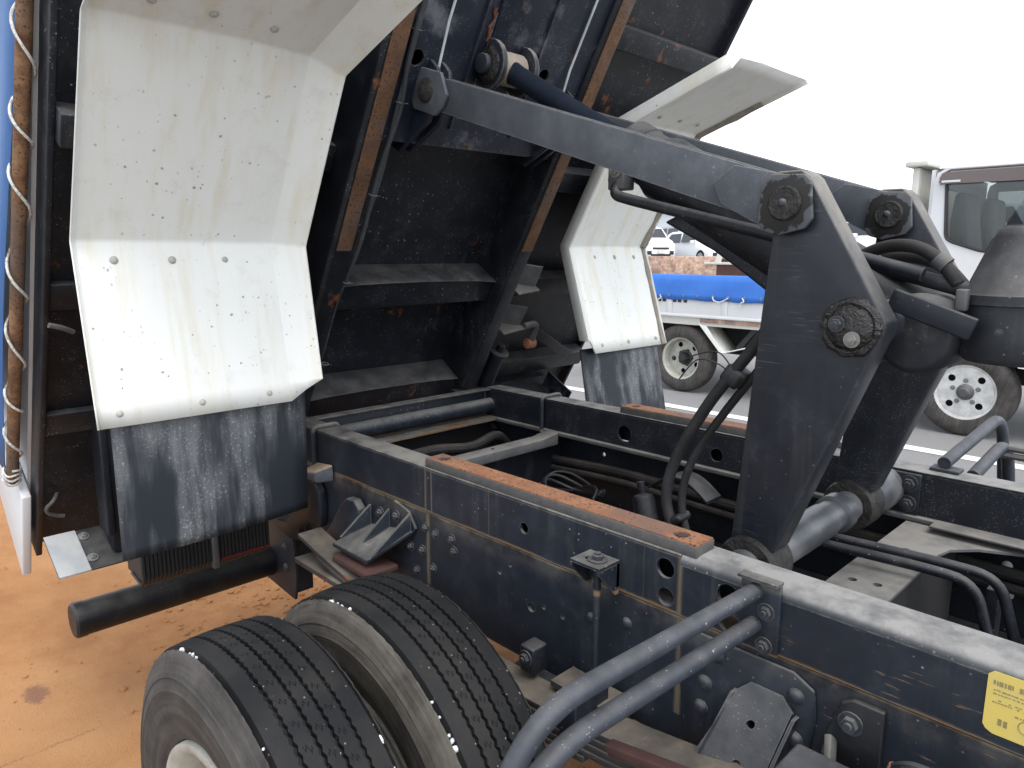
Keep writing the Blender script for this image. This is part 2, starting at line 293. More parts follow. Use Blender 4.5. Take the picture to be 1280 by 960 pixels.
# ---------------------------------------------------------------- mesh helpers
class MB:
    def __init__(s, T=None): s.v = []; s.f = []; s.T = T
    def add(s, vs, fs):
        o = len(s.v); s.v += [tuple(s.T(*v)) if s.T else tuple(v) for v in vs]; s.f += [tuple(i + o for i in f) for f in fs]; return s
    def box(s, x0, x1, y0, y1, z0, z1):
        return s.add([(x, y, z) for x in (x0, x1) for y in (y0, y1) for z in (z0, z1)],
                     [(0, 1, 3, 2), (4, 6, 7, 5), (0, 4, 5, 1), (2, 3, 7, 6), (0, 2, 6, 4), (1, 5, 7, 3)])
    def bar(s, a, b, w, h, up=(0, 1, 0)):
        # straight bar a->b, w across 'up' axis, h across the third axis
        a, b = Vector(a), Vector(b); d = (b - a).normalized(); y = Vector(up); y = (y - d * y.dot(d)).normalized(); z = d.cross(y)
        return s.add([p + y * (i * w / 2) + z * (j * h / 2) for p in (a, b) for i in (-1, 1) for j in (-1, 1)],
                     [(0, 1, 3, 2), (4, 6, 7, 5), (0, 4, 5, 1), (2, 3, 7, 6), (0, 2, 6, 4), (1, 5, 7, 3)])
    def prism(s, poly, y0, y1, m=lambda a, b, y: (a, y, b)):
        n = len(poly)
        return s.add([m(a, b, y0) for a, b in poly] + [m(a, b, y1) for a, b in poly],
                     [tuple(range(n)), tuple(range(2 * n - 1, n - 1, -1))] + [(i, n + i, n + (i + 1) % n, (i + 1) % n) for i in range(n)])
    def tube(s, path, r, n=14, cap=True, closed=False):
        P = [Vector(p) for p in path]; L = len(P); rs = r if isinstance(r, (list, tuple)) else [r] * L
        tang = []
        for i in range(L):
            a = P[i - 1] if i > 0 else P[0]; b = P[i + 1] if i < L - 1 else P[-1]; tang.append((b - a).normalized())
        t0 = tang[0]; ref = Vector((0, 0, 1)) if abs(t0.z) < .9 else Vector((1, 0, 0)); nrm = t0.cross(ref).normalized()
        vs = []
        for i in range(L):
            nrm = (nrm - tang[i] * nrm.dot(tang[i])).normalized(); bn = tang[i].cross(nrm)
            vs += [P[i] + (nrm * math.cos(2 * math.pi * j / n) + bn * math.sin(2 * math.pi * j / n)) * rs[i] for j in range(n)]
        fs = [(i * n + j, i * n + (j + 1) % n, (i + 1) * n + (j + 1) % n, (i + 1) * n + j) for i in range(L - 1) for j in range(n)]
        if cap: fs += [tuple(range(n - 1, -1, -1)), tuple(range((L - 1) * n, L * n))]
        return s.add(vs, fs)
    def cyl(s, a, b, r, n=24): return s.tube([a, b], r, n)
    def lathe(s, prof, o=(0, 0, 0), axis=(0, 1, 0), n=32, closed=False):
        o = Vector(o); ax = Vector(axis).normalized(); ref = Vector((0, 0, 1)) if abs(ax.z) < .9 else Vector((1, 0, 0)); e1 = ax.cross(ref).normalized(); e2 = ax.cross(e1)
        L = len(prof); vs = [o + ax * h + (e1 * math.cos(2 * math.pi * j / n) + e2 * math.sin(2 * math.pi * j / n)) * r for r, h in prof for j in range(n)]
        m = L if closed else L - 1
        fs = [(i * n + j, i * n + (j + 1) % n, ((i + 1) % L) * n + (j + 1) % n, ((i + 1) % L) * n + j) for i in range(m) for j in range(n)]
        if not closed:
            if prof[0][0] > 1e-5: fs.append(tuple(range(n - 1, -1, -1)))
            if prof[-1][0] > 1e-5: fs.append(tuple(range((L - 1) * n, L * n)))
        return s.add(vs, fs)
    def plate(s, outline, holes, o, e1, e2, thick):
        # flat plate with real holes: outline and hole loops in (a, b); 3D = o + a*e1 + b*e2, extruded by vector 'thick'
        o, e1, e2, th = Vector(o), Vector(e1), Vector(e2), Vector(thick)
        bm = bmesh.new(); edges = []
        for loop in [outline] + holes:
            vs = [bm.verts.new(o + e1 * a + e2 * b) for a, b in loop]
            edges += [bm.edges.new((vs[i], vs[(i + 1) % len(vs)])) for i in range(len(vs))]
        bmesh.ops.triangle_fill(bm, edges=edges, use_beauty=True)
        ext = bmesh.ops.extrude_face_region(bm, geom=list(bm.faces)); bmesh.ops.translate(bm, vec=th, verts=[g for g in ext['geom'] if isinstance(g, bmesh.types.BMVert)])
        bm.verts.index_update()
        # original faces remain as back
        s.add([v.co[:] for v in bm.verts], [tuple(v.index for v in f.verts) for f in bm.faces]); bm.free(); return s
    def mesh(s, name, bevel=0, seg=2, ang=35):
        bm = bmesh.new(); vs = [bm.verts.new(v) for v in s.v]
        for f in s.f:
            try: bm.faces.new([vs[i] for i in f])
            except ValueError: pass
        bmesh.ops.remove_doubles(bm, verts=bm.verts, dist=1e-6)
        bmesh.ops.recalc_face_normals(bm, faces=bm.faces)
        if bevel:
            es = [e for e in bm.edges if len(e.link_faces) == 2 and e.calc_face_angle(0) > R(30)]
            bmesh.ops.bevel(bm, geom=es, offset=bevel, segments=seg, affect='EDGES', clamp_overlap=True, profile=.5)
        for f in bm.faces: f.smooth = True
        for e in bm.edges:
            if len(e.link_faces) == 2 and e.calc_face_angle(0) > R(ang + (15 if bevel else 0)): e.smooth = False
        me = bpy.data.meshes.new(name); bm.to_mesh(me); bm.free(); return me
    def build(s, name, mat, parent=None, bevel=0, seg=2, ang=35, loc=None):
        me = s.mesh(name, bevel, seg, ang); me.materials.append(M[mat] if isinstance(mat, str) else mat)
        return link(name, me, parent, loc)

def world_of(o):
    v = Vector(o.location); p = o.parent
    while p: v += p.location; p = p.parent
    return v
def link(name, me, parent=None, loc=None, rot=None):
    # meshes are written in world metres unless loc is given; parents are never rotated when their parts are made
    o = bpy.data.objects.new(name, me); COL.objects.link(o)
    w = Vector(loc) if loc is not None else Vector((0, 0, 0))
    if parent: o.parent = parent; o.location = w - world_of(parent)
    else: o.location = w
    if rot is not None: o.rotation_euler = rot
    return o
def thing(name, label, cat, loc=(0, 0, 0), group=None):
    o = bpy.data.objects.new(name, None); COL.objects.link(o); o.location = loc; o.empty_display_size = .2
    o['label'] = label; o['category'] = cat
    if group: o['group'] = group
    return o
def tag(o, label, cat, group=None):
    o['label'] = label; o['category'] = cat
    if group: o['group'] = group
    return o
def structure(o): o['kind'] = 'structure'; return o
def circle(a, b, r, n=18): return [(a + r * math.cos(2 * math.pi * i / n), b + r * math.sin(2 * math.pi * i / n)) for i in range(n)]
def rpath(pts, r, seg=6):
    # polyline with rounded corners
    P = [Vector(p) for p in pts]; out = [P[0]]
    for i in range(1, len(P) - 1):
        a, b, c = P[i - 1], P[i], P[i + 1]; d1 = (a - b).normalized(); d2 = (c - b).normalized(); rr = min(r, (a - b).length * .49, (c - b).length * .49)
        p1, p2 = b + d1 * rr, b + d2 * rr
        for j in range(seg + 1):
            t = j / seg; out.append(p1 * (1 - t) ** 2 + b * 2 * t * (1 - t) + p2 * t * t)
    out.append(P[-1]); return out
def spline(pts, seg=8):
    P = [Vector(p) for p in pts]; out = []
    for i in range(len(P) - 1):
        p0 = P[max(i - 1, 0)]; p1 = P[i]; p2 = P[i + 1]; p3 = P[min(i + 2, len(P) - 1)]
        for j in range(seg):
            t = j / seg; out.append(.5 * ((2 * p1) + (-p0 + p2) * t + (2 * p0 - 5 * p1 + 4 * p2 - p3) * t * t + (-p0 + 3 * p1 - 3 * p2 + p3) * t ** 3))
    out.append(P[-1]); return out

# tilted-body frame: s along the bed floor (up), y across, t out of the floor's underside
BC, BS = math.cos(R(60)), math.sin(R(60))
def B(s, y, t): return (-2.115 + BC * s + BS * t, y, .94 + BS * s - BC * t)
BN = Vector((BS, 0, -BC)); BU = Vector((BC, 0, BS))

# shared bolts
def hexbolt_mesh(name, mat, washer=True):
    m = MB()
    if washer: m.lathe([(0, 0), (1.55, 0), (1.55, .22), (0, .22)], axis=(0, 0, 1), n=16)
    h = [(math.cos(math.pi / 3 * i), math.sin(math.pi / 3 * i)) for i in range(6)]
    m.prism(h, .2, .95, lambda a, b, y: (a, b, y))
    m.lathe([(.5, .94), (.5, 1.3), (0, 1.36)], axis=(0, 0, 1), n=10)
    me = m.mesh(name, ang=30); me.materials.append(M[mat]); return me
def dome_mesh(name, mat):
    m = MB(); m.lathe([(1.15, 0), (1.15, .12), (1, .2), (.85, .45), (.5, .65), (0, .72)], axis=(0, 0, 1), n=16); me = m.mesh(name, ang=60); me.materials.append(M[mat]); return me
BOLT = {n: hexbolt_mesh('bolt', n) for n in ('bolt', 'boltbright', 'boltgrey')}
RIVET = {n: dome_mesh('rivet', n) for n in ('bolt', 'boltgrey', 'boltpale', 'whitepaint')}
def bolt(parent, loc, axis, r, mat='bolt', kind='hex', name=None):
    o = link(name or ('bolt' if kind == 'hex' else 'rivet'), (BOLT if kind == 'hex' else RIVET)[mat], parent, loc)
    o.rotation_euler = Vector(axis).to_track_quat('Z', 'Y').to_euler(); o.scale = (r, r, r); return o

# ================================================================ GROUND
def grid_sheet(x0, x1, y0, y1, z): return MB().add([(x0, y0, z), (x1, y0, z), (x1, y1, z), (x0, y1, z)], [(0, 1, 2, 3)])
structure(grid_sheet(-900, 900, -900, 900, 0).build('ground', 'ground'))
ln = structure(grid_sheet(-16, 9, 5.86, 6.0, .004).build('parking_line', 'line'))
yard = MB(); yard.prism([(17, -.05), (19.5, 1.0), (400, 1.0), (400, -.05)], -300, 200, lambda a, b, y: (y, a, b)); structure(yard.build('raised_yard', plain('pale_yard_surface', (.30, .30, .29), .9)))

# ================================================================ MAIN TRUCK
TR = thing('dump_truck', 'large black-framed dump truck with its bed tipped up, filling the foreground', 'dump truck', (-.8, 1.5, 0))
YC = 1.525

# ---- near subframe rail in three lengths, a channel whose outer web carries real holes
def rail_piece(x0, x1, yo, z0, z1, w, holes, bev, name='subframe_rail', inward=1, mat='frame', th=.007):
    m = MB(); outl = [(x0, z0), (x1, z0), (x1, z1), (x0, z1)]
    m.plate(outl, [circle(a, b, r) for a, b, r in holes], (0, yo, 0), (1, 0, 0), (0, 0, 1), (0, th * inward, 0))
    o = m.build(name, mat, TR)
    f = MB(); ya, yb = sorted((yo + th * inward, yo + w * inward))
    f.box(x0, x1, min(yo, yo + w * inward), max(yo, yo + w * inward), z1, z1 + .006); f.box(x0, x1, ya, yb, z0, z0 + .006)
    f.build('flange', mat, o, bevel=.0025)
    return o
rail_piece(-2.11, -1.4045, 1.066, .8215, .930, .072, [], .004)
rB = rail_piece(-1.4035, -.6565, 1.064, .8215, .930, .072, [(-1.051, .874, .0125), (-.688, .900, .019), (-.685, .845, .0175)], .004)
mC = MB(); mC.plate([(-.6555, .8225), (1.3, .8225), (1.3, .918), (-.6555, .918)], [circle(a, b, r, 22) for a, b, r in ((-.56, .893, .0205), (-.555, .846, .0195))], (0, 1.060, 0), (1, 0, 0), (0, 0, 1), (0, .008, 0))
rC = mC.build('subframe_rail', 'frame', TR)
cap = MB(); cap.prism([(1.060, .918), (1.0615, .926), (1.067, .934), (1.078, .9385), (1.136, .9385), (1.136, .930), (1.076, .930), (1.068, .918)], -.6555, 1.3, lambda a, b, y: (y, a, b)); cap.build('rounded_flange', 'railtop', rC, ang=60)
ib = MB(); ib.box(-2.11, 1.3, 1.126, 1.134, .8275, .929); ib.build('inner_web', 'black', TR)
# weld plate at the join
# ---- far subframe rail
fr_ = MB(); fr_.plate([(-2.11, .825), (1.3, .825), (1.3, .930), (-2.11, .930)], [circle(-1.42, .869, .028, 22), circle(-1.076, .865, .021, 20)], (0, 1.915, 0), (1, 0, 0), (0, 0, 1), (0, .008, 0))
rF = fr_.build('subframe_rail', 'black', TR)
f = MB(); f.box(-2.11, 1.3, 1.915, 1.99, .9305, .937); f.box(-2.11, 1.3, 1.985, 1.992, .825, .930); f.build('flange', 'railtop', rF, bevel=.002)  # paler colour stands in for skylight on this top flange
f = MB(); f.box(-2.11, 1.3, 1.898, 1.98, .812, .8245); f.build('lower_flange', 'crossgrey', rF, bevel=.002)
f = MB(); f.box(-.47, 1.3, 1.84, 1.897, .8255, .832); f.build('inner_ledge', 'crossgrey', rF, bevel=.002)
# ---- chassis rails
ch = MB(); ch.plate([(-2.02, .60), (-1.62, .56), (1.3, .56), (1.3, .8145), (-2.02, .8145)], [circle(-1.033, .693, .0115), circle(-.995, .706, .005, 10), circle(-1.135, .742, .006, 10), (circle(-.94, .705, .0055, 10)), circle(-1.10, .77, .005, 10)], (0, 1.070, 0), (1, 0, 0), (0, 0, 1), (0, .008, 0))
cN = ch.build('chassis_rail', 'frame', TR)
f = MB(); f.box(-2.02, 1.3, 1.0705, 1.15, .815, .8205); f.box(-1.62, 1.3, 1.079, 1.15, .56, .567); f.build('flange', 'frame', cN, bevel=.002)
ch = MB(); ch.plate([(-2.126, .56), (1.3, .56), (1.3, .811), (-2.126, .811)], [circle(x, z, .008, 10) for x, z in ((-1.55, .76), (-1.2, .75), (-1.12, .735), (-1.02, .76), (-.7, .70), (-.33, .72), (-.24, .70), (-.33, .655))], (0, 1.972, 0), (1, 0, 0), (0, 0, 1), (0, .008, 0))
cF = ch.build('chassis_rail', 'black', TR)
f = MB(); f.box(-2.02, 1.3, 1.90, 1.972, .56, .567); f.build('flange', 'black', cF)
# ---- wear pads on both rails
def wear_pad(x0, x1, y0, y1, z, mat):
    m = MB(); m.box(x0, x1, y0, y1, z, z + .020); o = m.build('wear_pad', 'padside', TR, bevel=.0015)
    t = MB(); t.plate([(x0 + .002, y0 + .002), (x1 - .002, y0 + .002), (x1 - .002, y1 - .002), (x0 + .002, y1 - .002)], [circle(x0 + .04, (y0 + y1) / 2, .016, 16), circle(x1 - .05, (y0 + y1) / 2, .016, 16)], (0, 0, z + .0203), (1, 0, 0), (0, 1, 0), (0, 0, .003)); t.build('rusted_face', mat, o)
    for xx in (x0 + .04, x1 - .05):
        c = MB(); c.lathe([(0, 0), (.0105, 0), (.0105, .0022), (0, .0022)], (xx, (y0 + y1) / 2, z + .0202), (0, 0, 1), 6); c.build('countersunk_bolt', 'redoxide', o)
    return o
wear_pad(-1.405, -.627, 1.067, 1.126, .9362, 'rust')
wear_pad(-1.445, -.90, 1.921, 1.985, .9372, 'rust')

# ---- rear cross member: channel, torsion tube, bottom ledge
m = MB(); m.box(-2.125, -2.118, 1.137, 1.914, .80, .934); m.box(-2.1175, -2.078, 1.137, 1.914, .927, .934); o = m.build('rear_cross_member', 'frame', TR, bevel=.002)
m = MB(); m.cyl((-2.085, 1.137, .870), (-2.085, 1.914, .870), .027); m.build('torsion_tube', 'frame', TR)
m = MB(); m.box(-2.10, -2.035, 1.137, 1.914, .815, .826); m.build('lower_ledge', 'frame', TR, bevel=.002)
m = MB(); m.prism([(1.137, .78), (1.137, .826), (1.20, .815), (1.82, .815), (1.897, .826), (1.897, .78)], -1.76, -1.70, lambda a, b, y: (y, a, b)); o = m.build('cross_member', 'crossgrey', TR, bevel=.004)
for yy in (1.42, 1.60):
    c = MB(); c.lathe([(0, 0), (.006, 0), (.006, .0015), (0, .0015)], (-1.73, yy, .8152), (0, 0, 1), 10); c.build('hole', 'voidblack', o)
m = MB(); m.box(-1.755, -1.75, 1.15, 1.96, .57, .78); m.build('cross_web', 'black', TR)
m = MB(); m.box(-2.135, -2.127, 1.07, 1.98, .52, .80); m.build('rear_shade_sheet', 'voidblack', TR)  # added black sheet, stands in for the shade behind the cross member
m = MB(); m.box(-2.115, -1.76, 1.155, 1.968, .60, .61); m.build('lower_shade_sheet', 'voidblack', TR)  # added dark sheet, hides bright ground and stands in for shade
# second cross plate with three holes, flaring where it meets the far rail
m = MB(); ol = [(-.535, 1.15), (-.415, 1.15), (-.415, 1.72), (-.405, 1.77), (-.36, 1.82), (-.28, 1.86), (-.20, 1.88), (-.20, 1.895), (-.535, 1.895)]
m.plate(ol, [circle(-.50, 1.46, .009, 14), circle(-.455, 1.47, .009, 14), circle(-.475, 1.70, .009, 14)], (0, 0, .806), (1, 0, 0), (0, 1, 0), (0, 0, .006)); cp = m.build('cross_plate', 'crossgrey', TR)
m = MB(); m.box(-.53, -.42, 1.16, 1.89, .60, .80); m.build('cross_web', 'voidblack', cp)
# ---- straps over the rails
def strap(x, y0, y1, z, drop, r=.0075):
    m = MB(); m.tube(rpath([(x, y0, drop), (x, y0, z), (x, y1, z), (x, y1, drop)], .018), r, 10); o = m.build('u_bolt', 'frame', TR)
    return o
strap(-1.945, 1.056, 1.143, .9435, .70); strap(-1.785, 1.898, 1.998, .9445, .80)
c = MB(); c.lathe([(0, 0), (.02, 0), (.02, .006), (0, .006)], (-1.785, 1.898, .797), (0, 0, 1), 16); c.build('washer', 'frame', TR)
# ---- rusty stub bracket on the near rail
m = MB(); m.add([(-1.935, 1.062, .838), (-1.845, 1.062, .848), (-1.845, 1.062, .795), (-1.935, 1.062, .79), (-1.93, .995, .822), (-1.862, 1.005, .832), (-1.86, 1.012, .796), (-1.925, 1.0, .806)],
             [(0, 1, 2, 3), (4, 7, 6, 5), (0, 4, 5, 1), (3, 2, 6, 7), (0, 3, 7, 4), (1, 5, 6, 2)])
m.build('stub_bracket', paint('rusty_bracket_paint', (.05, .055, .065), dust=(.30, .22, .14), top=1., gen=.6, rust=.4), TR, bevel=.006)
# ---- rear gussets: two curved plates at the rear of the chassis rail
def curved_gusset(y0, y1, off):
    arc = [(-1.72 - .23 * (1 - math.cos(t)) + off, .57 + .215 * math.sin(t)) for t in [R(a) for a in range(0, 91, 15)]]
    poly = [(-1.72 + off, .57)] + arc[1:] + [(-1.97 + off, .80), (-2.05 + off, .78), (-2.05 + off, .74), (-1.93 + off, .70), (-1.83 + off, .62), (-1.80 + off, .555)]
    pts = [(-1.99, .59), (-1.93, .60), (-1.87, .655), (-1.80, .745), (-1.765, .775), (-1.725, .778), (-1.70, .755), (-1.695, .70), (-1.70, .64), (-1.78, .635), (-1.84, .60), (-1.845, .555), (-1.90, .545), (-1.98, .555)]
    m = MB(); m.prism([(a + off, b) for a, b in pts], y0, y1); return m
curved_gusset(1.040, 1.067, .02).build('spring_hanger', 'frame', TR, bevel=.006)
curved_gusset(1.040, 1.066, -.20).build('spring_hanger', 'black', TR, bevel=.006)
# ---- ribbed shelf bracket with two bolts
sb = MB(); sb.plate([(-1.655, .69), (-1.50, .69), (-1.445, .76), (-1.475, .80), (-1.535, .815), (-1.63, .76)], [], (0, 1.061, 0), (1, 0, 0), (0, 0, 1), (0, .007, 0)); shelf = sb.build('shelf_bracket', 'frame', TR)
m = MB(); m.add([(-1.655, 1.06, .72), (-1.455, 1.06, .755), (-1.53, .965, .675), (-1.70, .965, .675), (-1.655, 1.06, .708), (-1.455, 1.06, .743), (-1.53, .965, .663), (-1.70, .965, .663)],
       [(0, 1, 2, 3), (7, 6, 5, 4), (0, 4, 5, 1), (1, 5, 6, 2), (2, 6, 7, 3), (3, 7, 4, 0)]); m.build('shelf', 'frame', shelf, bevel=.003)
for a0, b0, hgt in (((-1.648, 1.058, .722), (-1.69, .985, .688), .055), ((-1.557, 1.058, .738), (-1.60, 1.0, .70), .05), ((-1.462, 1.058, .755), (-1.525, .97, .679), .045)):
    a0, b0 = Vector(a0), Vector(b0); m = MB(); ex = Vector((.004, 0, 0)); tp = a0 + Vector((0, 0, hgt))
    m.add([a0 - ex, b0 - ex, tp - ex, a0 + ex, b0 + ex, tp + ex], [(0, 1, 2), (5, 4, 3), (0, 3, 4, 1), (1, 4, 5, 2), (2, 5, 3, 0)]); m.build('rib', 'frame', shelf)
for x, z in ((-1.60, .765), (-1.525, .775)): bolt(shelf, (x, 1.0605, z), (0, -1, 0), .0105)
m = MB(); m.box(-1.68, -1.50, .95, 1.045, .632, .650); m.build('rubber_bump_pad', 'redoxide', TR, bevel=.004)
m = MB(); m.box(-1.86, -1.60, .93, 1.03, .575, .592); m.build('spring_plate', 'leaf', TR, bevel=.003)
# ---- bolts and rivets on the near chassis rail
for x, z in ((-1.411, .772), (-1.476, .702), (-1.425, .707), (-1.369, .767), (-1.305, .771), (-1.297, .742), (-1.381, .67), (-1.45, .643), (-1.50, .74)):
    bolt(TR, (x, 1.0695, z), (0, -1, 0), .009)
for x, z in ((-.862, .734), (-.773, .757)): bolt(TR, (x, 1.0695, z), (0, -1, 0), .010, kind='dome')
# ---- hold-down bracket with bolt and long rod
hb = MB(); hb.plate([(-.862, 1.0), (-.79, 1.0), (-.79, 1.062), (-.862, 1.062)], [circle(-.838, 1.028, .008, 12)], (0, 0, .878), (1, 0, 0), (0, 1, 0), (0, 0, .006)); hold = hb.build('hold_down_bracket', 'frame', TR)
for x in (-.862, -.795):
    m = MB(); m.prism([(1.062, .877), (1.0, .877), (1.0, .87), (1.052, .815), (1.062, .815)], x, x + .005, lambda a, b, y: (y, a, b)); m.build('cheek', 'frame', hold)
m = MB(); m.box(-.862, -.79, 1.0545, 1.062, .83, .877); m.build('back_plate', 'frame', hold)
bolt(hold, (-.818, 1.03, .8845), (0, 0, 1), .0125)
m = MB(); m.cyl((-.818, 1.03, .55), (-.818, 1.03, .878), .0075, 12); m.build('rod', 'frame', hold)

# ---- tubular step loop bolted to the near rail
def step_loop(y_rail, sgn, x=-.499):
    pl = MB(); pl.box(x - .034, x + .034, min(y_rail, y_rail - .008 * sgn), max(y_rail, y_rail - .008 * sgn), .822, .946); o = pl.build('step_bracket', 'frame', TR, bevel=.0015)
    f = MB(); f.box(x - .034, x + .034, min(y_rail + .001 * sgn, y_rail - .022 * sgn), max(y_rail + .001 * sgn, y_rail - .022 * sgn), .9462, .951); f.build('lip', 'frame', o)
    for i, z in enumerate((.925, .866)):
        ye = y_rail - sgn * (.56 - .02 * i)
        m = MB(); m.tube(rpath([(x - .008, y_rail - .008 * sgn, z), (x - .008, ye, z + .028), (x - .05 - .05 * i, ye - sgn * .055, z - .36)], .12, 10), .0138, 20); m.build('step_tube', 'tubegrey', o)
    for z in (.895, .836): bolt(o, (x + .012, y_rail - .0085 * sgn, z), (0, -sgn, 0), .0095, 'bolt')
    return o
step_loop(1.059, 1)
# ---- front spring hanger: tapered box with two holes
hg = MB(); o0 = Vector((-.478, 1.058, .758)); e1 = Vector((1, 0, 0)); e2 = Vector((-.20, -.42, -.88)).normalized()
hg.plate([(-.045, .02), (-.03, .0), (.025, .0), (.05, .02), (.06, .30), (-.085, .30)], [circle(.0, .065, .0075, 16), circle(.008, .135, .008, 16), circle(-.055, .20, .0035, 10)], o0, e1, e2, Vector((0, .008, -.004)))
hang = hg.build('spring_hanger', 'frame', TR)
for a, sx in ((-.048, -1), (.053, 1)):
    p1 = o0 + e1 * a + e2 * .03; p2 = o0 + e1 * (a + .008 * sx) + e2 * .33
    m = MB(); w = Vector((.006 * sx, 0, 0)); m.add([p1, p2, (p2.x, 1.069, p2.z), (p1.x, 1.069, p1.z), p1 + w, p2 + w, Vector((p2.x, 1.069, p2.z)) + w, Vector((p1.x, 1.069, p1.z)) + w], [(0, 1, 2, 3), (7, 6, 5, 4), (0, 4, 5, 1), (1, 5, 6, 2), (2, 6, 7, 3), (3, 7, 4, 0)]); m.build('side_wall', 'frame', hang)
rp = MB(); rp.prism([(-.63, .57), (-.66, .79), (-.62, .804), (-.44, .804), (-.405, .785), (-.40, .74), (-.42, .57)], 1.0625, 1.069); rp.build('reinforcing_plate', 'frame', TR, bevel=.004)
for x, z in ((-.433, .765), (-.43, .69), (-.575, .775), (-.595, .715), (-.60, .665), (-.44, .62)): bolt(TR, (x, 1.062, z), (0, -1, 0), .0125, kind='dome')
rp = MB(); rp.prism([(-.405, .57), (-.38, .735), (-.362, .792), (-.345, .803), (-.30, .803), (-.30, .57)], 1.056, 1.0695); dk = rp.build('dark_mount_plate', 'blackclean', TR, bevel=.003)
bolt(dk, (-.345, 1.0555, .765), (0, -1, 0), .012); bolt(dk, (-.335, 1.0555, .62), (0, -1, 0), .013)
m = MB(); m.bar((-.372, 1.055, .73), (-.358, 1.02, .70), .02, .012); m.build('clip', 'greymetal', dk, bevel=.003)
m = MB(); m.bar((-.372, 1.052, .715), (-.355, 1.005, .69), .012, .02); m.build('clip', 'black', dk, bevel=.003)
m = MB(); m.box(-.40, -.26, .86, 1.0, .50, .735); ab = m.build('air_box', 'tubegrey', TR, bevel=.006)
m = MB(); m.lathe([(.0, 0), (.035, 0), (.05, .01), (.055, .05), (.04, .07), (0, .075)], (-.20, .96, .70), (0, 0, 1), 20); cv = m.build('valve_cover', 'greymetal', TR)
m = MB(); m.lathe([(0, 0), (.010, 0), (.010, .03), (.006, .045), (0, .046)], (-.262, .985, .735), (0, 0, 1), 12); m.build('brass_fitting', 'copper', TR)
m = MB(); m.tube(spline([(-.262, .985, .775), (-.23, .97, .80), (-.17, .97, .80), (-.10, .99, .79)]), .007, 10); m.build('brake_pipe', 'black', TR)

# ---- caution label (print worn away: rows of faded marks)
lb = MB(); lb.prism([(-.178, .842), (-.170, .838), (.0, .838), (.0, .926), (-.176, .926), (-.182, .920), (-.182, .848)], 1.0588, 1.0598); lab = lb.build('caution_label', 'label', TR)
random.seed(3)
def marks(z, x0, x1, h, dens):
    m = MB(); x = x0
    while x < x1:
        w = random.uniform(.0015, .0045)
        if random.random() < dens: m.box(x, x + w, 1.0584, 1.05885, z - h * random.uniform(.25, .5), z + h * random.uniform(.25, .5))
        x += w + random.uniform(.0006, .002)
    if m.v: m.build('print_row', 'print', lab)
marks(.911, -.175, -.02, .008, .9)
for z, d in ((.9005, .95), (.8955, .9), (.887, .7), (.8835, .6)): marks(z, -.174, -.05, .0022, d)
marks(.873, -.16, -.12, .003, .5); marks(.858, -.17, -.155, .012, .5)
for x, z in ((-.135, .862), (-.12, .85), (-.10, .865)):
    m = MB(); m.tube([(x + .008 * math.cos(a), 1.0586, z + .009 * math.sin(a)) for a in [R(t) for t in range(0, 361, 30)]], .0006, 5); m.build('pictogram', 'print', lab)

# ---- leaf springs under the near rail
for i in range(5):
    L = .74 - .10 * i; zc = .60 - .016 * i; m = MB(); n = 14; pts = []
    top = []; bot = []
    for j in range(n + 1):
        u_ = -1 + 2 * j / n; x = -1.11 + u_ * L; z = zc + .085 * (u_ * L / .74) ** 2 - .02
        top.append((x, z)); bot.append((x, z - .013))
    m.prism(top + bot[::-1], .94, 1.015); m.build('spring_leaf', 'leaf', TR, bevel=.0015)
for x in (-.80, -1.42):
    m = MB(); m.box(x - .02, x + .02, .928, 1.027, .545, .64); m.build('spring_clip', 'black', TR, bevel=.003)
m = MB(); m.prism([(-.70, .615), (-.52, .65), (-.52, .63), (-.69, .597)], .91, .935); m.build('rusty_side_bracket', 'redoxide', TR, bevel=.003)
m = MB(); m.box(-.985, -.945, .985, 1.03, .60, .66); se = m.build('bump_stop', 'black', TR, bevel=.006); bolt(se, (-.965, .9845, .635), (0, -1, 0), .011)
m = MB(); m.box(-.90, -.74, .99, 1.06, .60, .612); m.build('spring_shield', 'leaf', TR)
# ---- axle
m = MB(); m.lathe([(.06, -.95), (.07, -.5), (.10, -.2), (.19, -.08), (.19, .08), (.10, .2), (.07, .5), (.06, .95)], (-1.11, YC, .405), (0, 1, 0), 24); m.build('axle_housing', 'black', TR)
m = MB(); m.cyl((-1.0, YC, .42), (1.2, YC, .55), .05); m.build('propeller_shaft', 'black', TR)
m = MB(); m.box(-1.65, .5, 1.25, 1.85, .44, .455); m.build('inner_shield', 'voidblack', TR)

